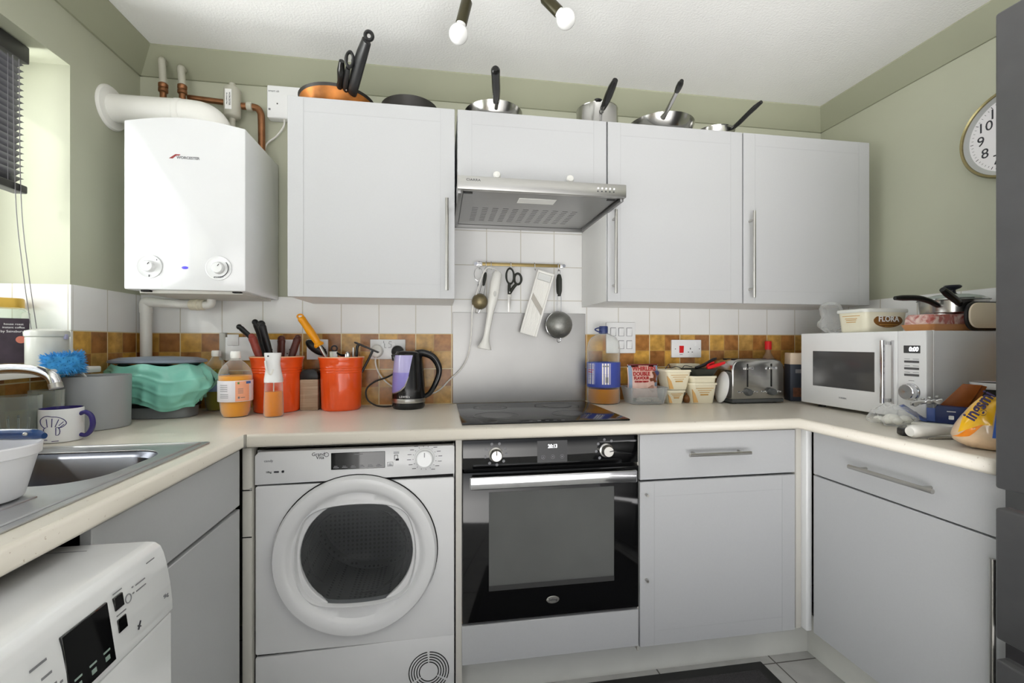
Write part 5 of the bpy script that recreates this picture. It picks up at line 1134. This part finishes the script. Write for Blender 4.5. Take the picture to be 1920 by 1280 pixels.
MB().tube([(.040, -.0240, .118), (.050, -.0235, .100), (.046, -.0240, .085), (.052, -.0230, .072)], .0065, 8, 5, flat=.25).tube([(.030, -.0240, .090), (.034, -.0235, .076)], .008, 8, 4, flat=.25).build('printed_treats', BRN, r)
MB().tube([(.020, -.0235, .050), (.030, -.0235, .040), (.044, -.0225, .030)], .010, 8, 5, flat=.2).tube([(.034, -.023, .058), (.040, -.023, .040)], .007, 8, 5, flat=.2).build('printed_chews', mat('faded_treat_brown', (206, 160, 142), 0.5), r)
MB().cyl((.058, -.020, .112), (.058, -.0222, .112), .011, seg=24).build('roundel', mat('navy_print', (58, 62, 104), 0.5), r)
CRM = mat('cream_tub_plastic', (240, 232, 206), 0.35, var=0.02)
GOLDP = mat('gold_print', (206, 160, 84), 0.5); OCHP = mat('ochre_print', (186, 140, 60), 0.5)
def spread_tub(label, c, z, w0, w1, d0, d1, h, rim=True, group='empty spread tubs by the toaster', prints=True, rz=0.0):
    r = thing('spread_tub', label, 'tub', (c[0], c[1], z), rz, group)
    b = MB().loft([[(x, y, zz) for x, y in rrect(-a, a, -d, d, min(a, d)*.35)] for a, d, zz in ((w0*.97, d0*.97, 0), (w0, d0, .003), (w1, d1, h-.010), (w1+.004, d1+.004, h-.009), (w1+.004, d1+.004, h), (w1+.001, d1+.001, h), (w0*.95, d0*.95, .004))], True, False).build('tub', CRM, r)
    if prints:
        pm = MB(); fz = lambda f: -(d0+(d1-d0)*f)-.0012
        for i, (wd, f) in enumerate(((.72, .74), (.56, .64), (.42, .54), (.34, .45), (.34, .41))):
            a = (w0+(w1-w0)*f)*wd; pm.box(-a, a, fz(f)-.0006, fz(f), h*f-.0012, h*f+.0012+(.0015 if i == 4 else 0))
        pm.build('print', GOLDP, b, smooth=0)
        MB().prism([(-w0*.98, h*.06), (-w0*.55, h*.06), (-w0*.85, h*.5), (-w1*.93, h*.7)], 'y', fz(.35)-.0004, fz(.35)+.004).build('corner_print', mat('tan_swirl_print', (222, 176, 110), 0.5), b, smooth=0)
    return r
spread_tub('small cream spread tub, the lower one of the pair beside the snack packet', (1.040, 1.905), 0.9105, .034, .042, .034, .042, .060)
spread_tub('wide cream spread tub on top of the small one, beside the snack packet', (1.049, 1.912), 0.9715, .045, .060, .045, .058, .090)
spread_tub('cream spread tub at the bottom of the nested pair by the toaster', (1.165, 1.902), 0.9105, .052, .062, .046, .056, .092)
spread_tub('upper cream tub of the nested pair by the toaster, under the dark tray', (1.165, 1.902), 0.945, .050, .061, .044, .054, .088, prints=False)
spread_tub('tall cream spread tub against the tiles behind the dark tray', (1.150, 1.990), 0.9105, .048, .058, .026, .032, .172, prints=False)
r = thing('onion', 'brown onion tucked between the two stacks of cream tubs', 'onion', (1.104, 1.893, 0.9105))
MB().lathe([(0.0004, 0), (.010, .001), (.016, .010), (.0175, .018), (.014, .028), (.005, .036), (.002, .044)], (0, 0, 0), (0, 0, 1), 20).build('bulb', mat('onion_skin', (122, 78, 36), 0.4, var=0.2, scale=40), r)
r = thing('small_dark_pan', 'shallow dark tray lying across the nested cream tubs', 'tray', (1.165, 1.895, 1.0335))
MB().loft([[(x, y, z) for x, y in rrect(-a, a, -b, b, .02)] for a, b, z in ((.050, .04, 0), (.054, .044, .003), (.070, .052, .030), (.073, .055, .031), (.069, .050, .029), (.05, .04, .005))], True, True).build('tray', mat('charcoal_tray', (46, 48, 42), 0.4, var=0.1), r)
r = thing('black_tongs', 'black plastic gripper lying over the dark tray, pointing at the toaster', 'tongs', (1.19, 1.88, 1.066))
MB().tube([(1.135, 1.872, 1.068), (1.175, 1.868, 1.082), (1.215, 1.868, 1.104), (1.235, 1.87, 1.110)], [.008, .010, .009, .006], 12, 6, flat=.7).build('handle', BLACKP, r, True)
r = thing('red_tongs', 'bright red plastic handle lying over the dark tray beside the toaster', 'tongs', (1.225, 1.87, 1.07))
MB().tube([(1.180, 1.852, 1.066), (1.200, 1.850, 1.074), (1.235, 1.848, 1.084), (1.262, 1.848, 1.092)], [.009, .0105, .0095, .007], 12, 6, flat=.75).build('handle', mat('bright_red_plastic', (216, 26, 34), 0.3), r, True)
MB().tube([(1.185, 1.860, 1.070), (1.195, 1.866, 1.085), (1.222, 1.868, 1.092)], .006, 10, 5).build('jaw', MATS['bright_red_plastic'], r, True)
r = thing('wire_rack', 'bent dark wire lying on the wide cream tub', 'wire', (1.06, 1.91, 1.062))
MB().tube([(1.000, 1.89, 1.064), (1.015, 1.89, 1.085), (1.030, 1.90, 1.068), (1.055, 1.895, 1.075), (1.085, 1.90, 1.066), (1.100, 1.90, 1.078), (1.135, 1.90, 1.072)], .0016, 6, 6).build('wire', INK, r, True)
r = thing('white_plate', 'white side plate standing on edge between the cream tubs and the toaster', 'plate', (1.245, 1.862, 0.9115))
pl = MB().lathe([(0.0004, .004), (.040, .004), (.048, .002), (.068, -.006), (.071, -.008), (.070, -.011), (.045, -.003), (0.0004, -.001)], (0, 0, 0), (0, 0, 1), 48)
pl.xf(Matrix.Translation((1.2475, 1.862, 0.9835)) @ Vector((0, 0, 1)).rotation_difference(Vector((-.92, .20, .16))).to_matrix().to_4x4()).build('plate', WHITE, r, True)
# toaster
TST = mat('toaster_steel', (182, 181, 178), 0.22, 1.0, var=0.04); GUN = mat('gunmetal_plastic', (84, 86, 86), 0.4, var=0.05)
r = thing('toaster', 'four-slice stainless steel toaster beside the microwave', 'toaster', (1.402, 1.895, 0.9105))
TX0, TX1, TY0, TY1 = 1.276, 1.537, 1.815, 1.958
sh = [(TX0, .930), (TX1, .930), (TX1, 1.060), (TX1-.006, 1.085), (TX1-.022, 1.102), (TX1-.05, 1.108), (TX0+.05, 1.108), (TX0+.022, 1.102), (TX0+.006, 1.085), (TX0, 1.060)]
bo = MB().prism(sh, 'y', TY0, TY1, .007).build('shell', TST, r, True, 50)
MB().box(TX0+.002, TX1-.002, TY0+.002, TY1-.002, .914, .931, .004).build('base', GUN, r, True)
for x in (TX0+.03, TX1-.03):
    for y in (TY0+.03, TY1-.03): MB().cyl((x, y, .9105), (x, y, .916), .010).build('foot', BLACKP, r, True)
for k, x in enumerate((TX0+.075, TX1-.068)):
    MB().box(x-.0035, x+.0035, TY0-.0015, TY0+.004, .985, 1.088, .001).build('lever_slot', DARK, bo, True, 0)
    MB().box(x-.016, x+.020, TY0-.016, TY0-.002, 1.062, 1.076, .004).build('lever', CHROME, r, True)
    MB().lathe([(.0165, 0), (.0165, .006), (.014, .018), (.012, .021), (.0004, .021)], (x, TY0, .962), (0, -1, 0), 28).build('dial', GUN, r, True)
    for dx in (-.042, -.024, .026, .044): MB().box(x+dx-.006, x+dx+.006, TY0-.004, TY0+.002, .958, .966, .002).build('button', CHROME, r, True)
for y in (1.855, 1.915):
    for x0 in (TX0+.03, 1.415): MB().box(x0, x0+.10, y-.011, y+.011, 1.104, 1.1086).build('bread_slot', DARK, bo, True, 0)
r = thing('sauce_bottle', 'bottle with a red screw cap behind the toaster', 'bottle', (1.592, 1.988, 0.9105))
MB().lathe([(0.0004, 0), (.030, 0), (.034, .004), (.034, .165), (.030, .19), (.016, .215), (.012, .225), (.012, .245)], (0, 0, 0), (0, 0, 1), 30).build('bottle', mat('tinted_bottle', (150, 120, 92), 0.15, var=0.1), r)
MB().lathe([(.0155, .238), (.0155, .276), (.0135, .279), (.0004, .279)], (0, 0, 0), (0, 0, 1), 24, True).build('cap', mat('cap_red', (214, 26, 34), 0.35), r)
r = thing('dark_carton', 'dark blue carton with a cream top between toaster and microwave', 'carton', (1.672, 1.885, 0.9105), -.35)
MB().box(-.052, .052, -.036, .036, 0, .170, .002).build('carton', mat('dark_blue_card', (52, 58, 70), 0.5, var=0.15, scale=14), r)
MB().prism([(-.052, .170), (.052, .170), (.046, .222), (-.050, .224)], 'y', -.034, .034, .003).build('cream_top', mat('cream_card', (226, 206, 182), 0.5), r)
MB().box(-.03, .02, -.0372, -.036, .13, .148, .002).build('pale_mark', GREYINK, r); MB().box(-.04, .044, -.0368, -.036, .02, .062).build('brown_picture', mat('brown_print', (112, 72, 52), 0.5, var=.3, scale=60), r, smooth=0)

# ================================================================ MICROWAVE AND WHAT LIES ON IT
MWW = mat('microwave_white', (236, 237, 238), 0.22, var=0.01, coat=0.3)
r = thing('microwave_oven', 'white microwave oven with dark door window on the right worktop', 'microwave', (1.75, 1.51, 0.9105))
MB().box(1.606, 1.925, 1.252, 1.764, .924, 1.2215, .004).build('casing', mat('microwave_side_grey', (224, 225, 227), 0.35, var=.01), r, True)
dr = MB().box(1.575, 1.604, 1.342, 1.766, .922, 1.2215, .004, 3).build('door', MWW, r, True)
cp_ = MB().box(1.575, 1.604, 1.246, 1.3405, .922, 1.2215, .004, 3).build('control_panel', MWW, r, True)
MB().box(1.604, 1.607, 1.2455, 1.766, .922, 1.2225).build('seam_strip', WHITE, r, True, 0)
MB().box(1.5738, 1.577, 1.424, 1.701, 1.0, 1.1465, .001, 1).build('window', mat('dark_mesh_glass', (74, 74, 75), 0.12, var=.05), dr, True)
h = MB().cyl((1.543, 1.366, .968), (1.543, 1.366, 1.190), .0075, seg=18)
h.box(1.543, 1.576, 1.362, 1.370, .972, .984, .002).box(1.543, 1.576, 1.362, 1.370, 1.174, 1.186, .002).build('handle', CHROME, dr, True)
MB().box(1.5735, 1.576, 1.352, 1.362, .966, 1.190, .001).build('handle_plate', mat('silver_plate', (206, 206, 208), .3, .6), dr, True)
text('lettering', 'TOSHIBA', .0085, (1.5744, 1.557, .962), GREYINK, dr, '-x')
ds = MB().box(1.5738, 1.577, 1.264, 1.319, 1.146, 1.172, .001, 1).build('display', mat('grey_lcd', (70, 71, 72), .2), cp_, True, 0)
text('digits', '0:00', .021, (1.5732, 1.285, 1.159), MATS['lit_digits'], ds, '-x', bold=.0008, sx=.85, shear=.15)
for z in (1.117, 1.094, 1.072):
    MB().box(1.5736, 1.577, 1.268, 1.317, z-.0038, z+.0038, .001, 1).build('button', mat('slot_grey', (92, 92, 94), .4), cp_, True)
mk = MB()
for z in (1.1255, 1.1025, 1.0805): mk.box(1.5744, 1.5752, 1.298, 1.316, z, z+.0014).box(1.5744, 1.5752, 1.269, 1.288, z, z+.0014)
mk.box(1.5744, 1.5752, 1.284, 1.302, 1.052, 1.0536).build('markings', GREYINK, cp_, True, 0)
MB().lathe([(.030, 0), (.0285, .004), (.0265, .005), (.0255, .022), (.0235, .024), (.0004, .0235)], (1.575, 1.294, 1.015), (-1, 0, 0), 40).build('dial', CHROME, cp_, True)
for y in (1.30, 1.70):
    for x in (1.62, 1.89): MB().cyl((x, y, .9105), (x, y, .925), .014).build('foot', BLACKP, r, True)
ZM = 1.2225
r = thing('spread_tub', 'cream spread tub with a brown printed oval on top of the microwave', 'tub', (1.690, 1.540, ZM))
tb = MB().loft([[(x, y, z) for x, y in rrect(-a, a, -b, b, .02)] for a, b, z in ((.088, .056, 0), (.090, .058, .003), (.096, .064, .078))], True, True).build('tub', mat('flora_tub', (236, 232, 210), .3, var=.02), r)
MB().loft([[(x, y, z) for x, y in rrect(-a, a, -b, b, .02)] for a, b, z in ((.100, .068, .076), (.101, .069, .080), (.100, .068, .088), (.094, .062, .090))]).build('lid', mat('clear_lid', (226, 228, 222), .3), r)
MB().lathe([(0.0004, .001), (.050, .001), (.052, 0)], (.006, -.0615, .044), (0, -1, 0), 36, sx=1.25, sy=.52).build('brown_oval', mat('brown_oval_print', (126, 84, 38), .4), tb)
text('lettering', 'FLORA', .030, (.006, -.0640, .049), WHITEINK, tb, world=False, bold=.0006)
MB().box(-.035, .047, -.0642, -.0632, .027, .029).box(-.012, .024, -.0642, -.0632, .020, .0215).build('small_print', GOLDP, tb, smooth=0)
mk = MB()
for z, w in ((.062, .038), (.052, .026), (.046, .022), (.038, .020)): mk.box(-.0950, -.0938, -w, w, z, z+.0024)
mk.build('print', GOLDP, tb, smooth=0)
CLING = clear('cloudy_film', (252, 253, 253), 0.2, 0.08)
r = thing('plastic_bag', 'crumpled cloudy plastic bag behind the tub on the microwave', 'bag', (1.640, 1.675, ZM))
MB().ball((0, 0, .062), (.048, .045, .064), 28, 20).wobble(.018, 24, 3).wobble(.006, 70, 5).build('bag', CLING, r)
for v in r.children[0].data.vertices: v.co.z = max(v.co.z, .001)
r = thing('meat_packet', 'film-wrapped packet of pink meat under the lidded pan', 'meat packet', (1.735, 1.328, ZM))
MB().loft([[(x, y, z) for x, y in rrect(-a, a, -b, b, .02)] for a, b, z in ((.098, .048, 0), (.106, .056, .020), (.108, .058, .022), (.104, .054, .020), (.09, .04, .012))], True, True).build('tray', mat('amber_tray', (206, 146, 92), .3), r)
m, nt, p, N, mt, mx = nodes('pink_meat', 0.25)
tc = N('ShaderNodeTexCoord'); no = N('ShaderNodeTexNoise'); no.inputs['Scale'].default_value = 22; no.inputs['Distortion'].default_value = 2; nt.links.new(tc.outputs['Object'], no.inputs['Vector'])
rp = N('ShaderNodeValToRGB'); rp.color_ramp.elements[0].position = .4; rp.color_ramp.elements[1].position = .62; rp.color_ramp.elements[0].color = lin((176, 92, 84)); rp.color_ramp.elements[1].color = lin((232, 206, 196)); nt.links.new(no.outputs['Fac'], rp.inputs[0]); nt.links.new(rp.outputs[0], p.inputs['Base Color']); p.inputs['Coat Weight'].default_value = .6
MB().loft([[(x, y, z) for x, y in rrect(-a, a, -b, b, .025)] for a, b, z in ((.100, .050, .021), (.100, .050, .042), (.092, .044, .056), (.07, .03, .0595))]).wobble(.003, 30).build('meat', m, r)
r = thing('lidded_pan', 'steel pan with a glass lid standing on the meat packet', 'pan', (1.826, 1.356, ZM+.0605))
PC = (1.826, 1.356)
MB().lathe([(0.0004, 0), (.082, 0), (.089, .005), (.094, .046), (.097, .048), (.092, .048), (.084, .008), (0.0004, .006)], (0, 0, 0), (0, 0, 1), 48).build('body', PSTEEL, r)
ld = MB().lathe([(.0985, .050), (.098, .0535), (.094, .054)], (0, 0, 0), (0, 0, 1), 48).build('lid_rim', CHROME, r)
MB().lathe([(.094, .053), (.080, .062), (.05, .070), (.012, .073)], (0, 0, 0), (0, 0, 1), 48).build('lid_glass', clear('lid_glass', (214, 222, 220), 0.03, 0.16), r)
MB().lathe([(.016, .072), (.010, .078), (.009, .088), (.022, .094), (.026, .100), (.022, .105), (.0004, .106)], (0, 0, 0), (0, 0, 1), 30, True).build('lid_knob', mat('navy_knob', (30, 32, 44), .3), r)
MB().tube([(1.742, 1.330, 1.312), (1.715, 1.322, 1.313), (1.680, 1.318, 1.325), (1.64, 1.325, 1.336), (1.59, 1.335, 1.337), (1.562, 1.338, 1.336)], [.007, .009, .0095, .010, .010, .007], 14, 6).build('handle', HANDLE, r, True)
MB().tube([(1.765, 1.290, 1.312), (1.735, 1.272, 1.320), (1.690, 1.268, 1.345), (1.665, 1.266, 1.360)], [.008, .011, .012, .009], 14, 6).build('helper_handle', HANDLE, r, True)
r = thing('cream_dish', 'cream dish with a black rim propped on edge at the front of the microwave top', 'dish', (1.826, 1.2515, ZM))
MB().prism(rrect(-.080, .080, 0, .098, .040, 8), 'y', .002, .012, .003).build('rim', BLACKP, r)
MB().prism(rrect(-.073, .080, .008, .094, .036, 8), 'y', -.004, .003, .002).build('dish', mat('cream_enamel', (240, 226, 200), .25, var=.03), r)

# ================================================================ RIGHT-HAND WORKTOP CLUTTER
r = thing('plastic_bag', 'clear plastic bag of white pieces in front of the microwave', 'bag', (1.468, 1.262, 0.9105), math.radians(-49))
bg_ = MB().ball((0, 0, .030), (.068, .044, .034), 32, 20).wobble(.016, 26, 9).wobble(.005, 80, 2)
for v in bg_.bm.verts: v.co.z = max(v.co.z, .001)
bg_.build('bag', CLING, r)
inn = MB()
for i in range(9):
    rr_ = random.Random(40+i); inn.ball((rr_.uniform(-.038, .036), rr_.uniform(-.018, .018), rr_.uniform(.014, .03)), (rr_.uniform(.013, .02), .014, .012), 14, 8)
o = inn.wobble(.003, 60).build('contents', mat('white_pieces', (240, 238, 230), .5, var=.04), r); o['kind'] = 'stuff'
ANG = math.radians(-53)
r = thing('folded_cloth', 'folded white cloth under the blue box on the right worktop', 'cloth', (1.560, 1.170, 0.9105), ANG)
MB().box(-.095, .085, -.035, .036, 0, .009, .004, 3).box(-.085, .080, -.036, .030, .0095, .019, .004, 3).wobble(.0015, 30).build('cloth', mat('white_cloth', (226, 224, 216), .8, var=.04, bump=.2, bscale=300), r)
NB = mat('navy_card', (28, 44, 92), .35, var=.1); NB2 = mat('blue_card_inside', (66, 88, 150), .4, var=.06)
r = thing('blue_box', 'torn-open dark blue box with an open flap at its left end', 'box', (1.572, 1.178, 0.9305), ANG)
MB().prism([(-.052, 0), (.085, 0), (.085, .052), (-.026, .054)], 'y', -.026, .026, .002).build('box', NB, r)
MB().prism([(-.118, .042), (-.060, .001), (-.050, .001), (-.046, .006), (-.058, .008), (-.108, .046)], 'y', -.026, .026, .001).build('flap', NB2, r)
MB().box(-.05, -.03, -.0275, -.026, .004, .046, .001).xf(Matrix.Shear('XY', 4, (0, 0))).build('edge_strip', NB2, r)
MB().box(-.004, .016, -.0268, -.0262, .037, .0395).box(.000, .012, -.0268, -.0262, .014, .026, .002).build('print', WHITEINK, r, smooth=0)
MB().prism([(-.022, .050), (.042, .050), (.074, .122), (.032, .124)], 'y', .006, .010, .001).prism([(.030, .050), (.058, .050), (.084, .118), (.070, .122)], 'y', .012, .016, .001).build('brown_insert', mat('brown_card', (146, 78, 26), .35, var=.15, scale=20), r)
r = thing('foil_blister', 'crumpled silver foil blister pack above the blue box flap', 'blister pack', (1.520, 1.203, 0.985), ANG)
fb_ = MB().grid(lambda u, v: ((u-.5)*.075, (v-.5)*.03, .016*u+.010*noise.noise(Vector((u*6, v*4, 2)))), 18, 8); bmesh.ops.solidify(fb_.bm, geom=list(fb_.bm.faces), thickness=.002)
for i in range(4): fb_.ball((-.025+i*.017, -.004, .012+.005*i), (.006, .006, .004), 10, 6)
fb_.xf(Matrix.Rotation(-.35, 4, 'X')).build('foil', mat('silver_foil', (206, 206, 206), .3, .85, var=.1, scale=60, bump=.3, bscale=120), r)
r = thing('kitchen_gadget', 'rounded white plastic gadget handle lying in front of the blue box', 'gadget', (1.40, 1.09, 0.9105))
MB().tube([(1.315, 1.085, .929), (1.330, 1.085, .930), (1.38, 1.087, .930), (1.43, 1.089, .928), (1.475, 1.091, .925)], [.013, .0185, .0175, .0135, .010], 20, 6).build('grip', WHITEP, r, True)
r = thing('butter_knife', 'dull metal knife lying flat on the right worktop edge', 'knife', (1.40, 1.055, 0.9105))
MB().tube([(1.350, 1.062, .9135), (1.40, 1.056, .9140), (1.45, 1.052, .9135)], [.006, .008, .006], 10, 5, flat=.35).build('blade', SATIN, r, True)
r = thing('black_clip', 'small black plastic clip on the worktop beside the white handle', 'clip', (1.345, 1.125, 0.9105))
MB().box(-.012, .012, -.018, .018, 0, .020, .004).xf(Matrix.Rotation(-.5, 4, 'Z')).build('clip', BLACKP, r)
for z, lab, hh in ((0.9105, 'lower dark pot with a pale rim behind the bread bag, by the fridge', .092), (1.0040, 'upper white-banded black bowl behind the bread bag, by the fridge', .052)):
    r = thing('storage_pot', lab, 'pot', (1.725, 1.163, z), 0, 'stacked pots by the fridge')
    MB().lathe([(0.0004, 0), (.044, 0), (.050, .003), (.053, hh-.02), (.0535, hh-.002)], (0, 0, 0), (0, 0, 1), 40).build('pot', mat('charcoal_pot', (44, 42, 38), .4), r)
    MB().lathe([(.0545, hh-.020), (.0555, hh-.018), (.0565, hh), (.053, hh), (.051, hh-.016)], (0, 0, 0), (0, 0, 1), 40).build('white_band', WHITE, r)
    MB().lathe([(.052, hh-.002), (.03, hh-.006), (.0004, hh-.007)], (0, 0, 0), (0, 0, 1), 40).build('dark_fill', BLACKP, r)
# bread bag
r = thing('bread_bag', 'yellow and blue printed bag of sliced bread beside the fridge', 'bread bag', (1.386, 0.934, 0.9105), math.radians(-55))
def br(u, v, k=1.0):
    a = 2*PI*v; x = max(-1, min(1, (u-.5)*2)); e = (1-abs(x)**4)**.5*.96+.04
    c, s = math.cos(a), math.sin(a); q = (abs(c)**3+abs(s)**3)**(-1/3)
    n_ = noise.noise(Vector((x*3, c*2, s*2)))*.05+noise.noise(Vector((x*9, c*6, s*6)))*.03
    lean = .55 if x < -.2 else .8
    hgt = .066*(1 if x > -.3 else max(.35, 1+(x+.3)*.75))
    return (x*.080, c*q*.048*e*(1+n_)*k, max(.0012, hgt+s*q*hgt*e*(1+n_)*k))
MB().grid(lambda u, v: br(u, v), 48, 40).build('bag', mat('bread_in_film', (226, 196, 160), .3, var=.18, scale=18, coat=.5), r)
def patch(u0, u1, v0, v1, m, nm, sh_=0):
    return MB().grid(lambda u, v: br(u0+(u1-u0)*u+sh_*(v-.5), v0+(v1-v0)*v, 1.016), 16, 20).build(nm, m, r)
patch(.14, .52, .25, .50, mat('yellow_film', (250, 192, 24), .28, var=.05, coat=.4), 'yellow_panel', -.10)
patch(.52, .985, .20, .57, mat('cornflower_film', (74, 116, 208), .28, var=.12, scale=12, coat=.4), 'blue_panel', -.10)
patch(.66, .985, .56, .66, mat('navy_film', (46, 52, 130), .28, coat=.4), 'navy_panel', 0)
patch(.10, .30, .50, .56, mat('orange_film', (246, 142, 30), .28, coat=.4), 'orange_corner', -.16)
q0 = Vector(br(.35, .405, 1.06)); 
TM = Matrix.Translation(q0+Vector((-.004, -.004, .002))) @ Matrix.Rotation(math.radians(-42), 4, 'X') @ frame('-y') @ Matrix.Rotation(math.radians(66), 4, 'Z')
text('lettering', 'ingsmi', .037, None, mat('dark_navy_print', (52, 40, 84), .4), r, world=False, M=TM, bold=.0008, shear=.25, depth=.0008)
# white tub and blue-handled tool on the drainer
r = thing('plastic_tub', 'white plastic tub standing on the sink drainer at the left edge', 'tub', (-0.757, 0.880, 0.9166))
MB().lathe([(0.0004, 0), (.050, 0), (.054, .004), (.070, .072), (.0745, .074), (.0755, .090), (.073, .092), (.0705, .088), (.051, .006), (0.0004, .005)], (0, 0, 0), (0, 0, 1), 48).build('tub', mat('translucent_white_tub', (232, 232, 236), .35, var=.02), r)
r = thing('peeler', 'dark blue handled tool resting across the white tub on the drainer', 'peeler', (-0.757, 0.90, 1.012))
MB().tube([(-.680, .905, 1.0185), (-.695, .908, 1.021), (-.735, .916, 1.0205), (-.80, .928, 1.0195), (-.86, .94, 1.019)], [.006, .0105, .0115, .010, .009], 18, 7, flat=.8).build('handle', mat('deep_blue_plastic', (28, 62, 112), .25, var=.05, coat=.3), r, True)
MB().ball((-.704, .8985, 1.0235), (.004, .0025, .003), 12, 8).build('rivet', SATIN, r, True)
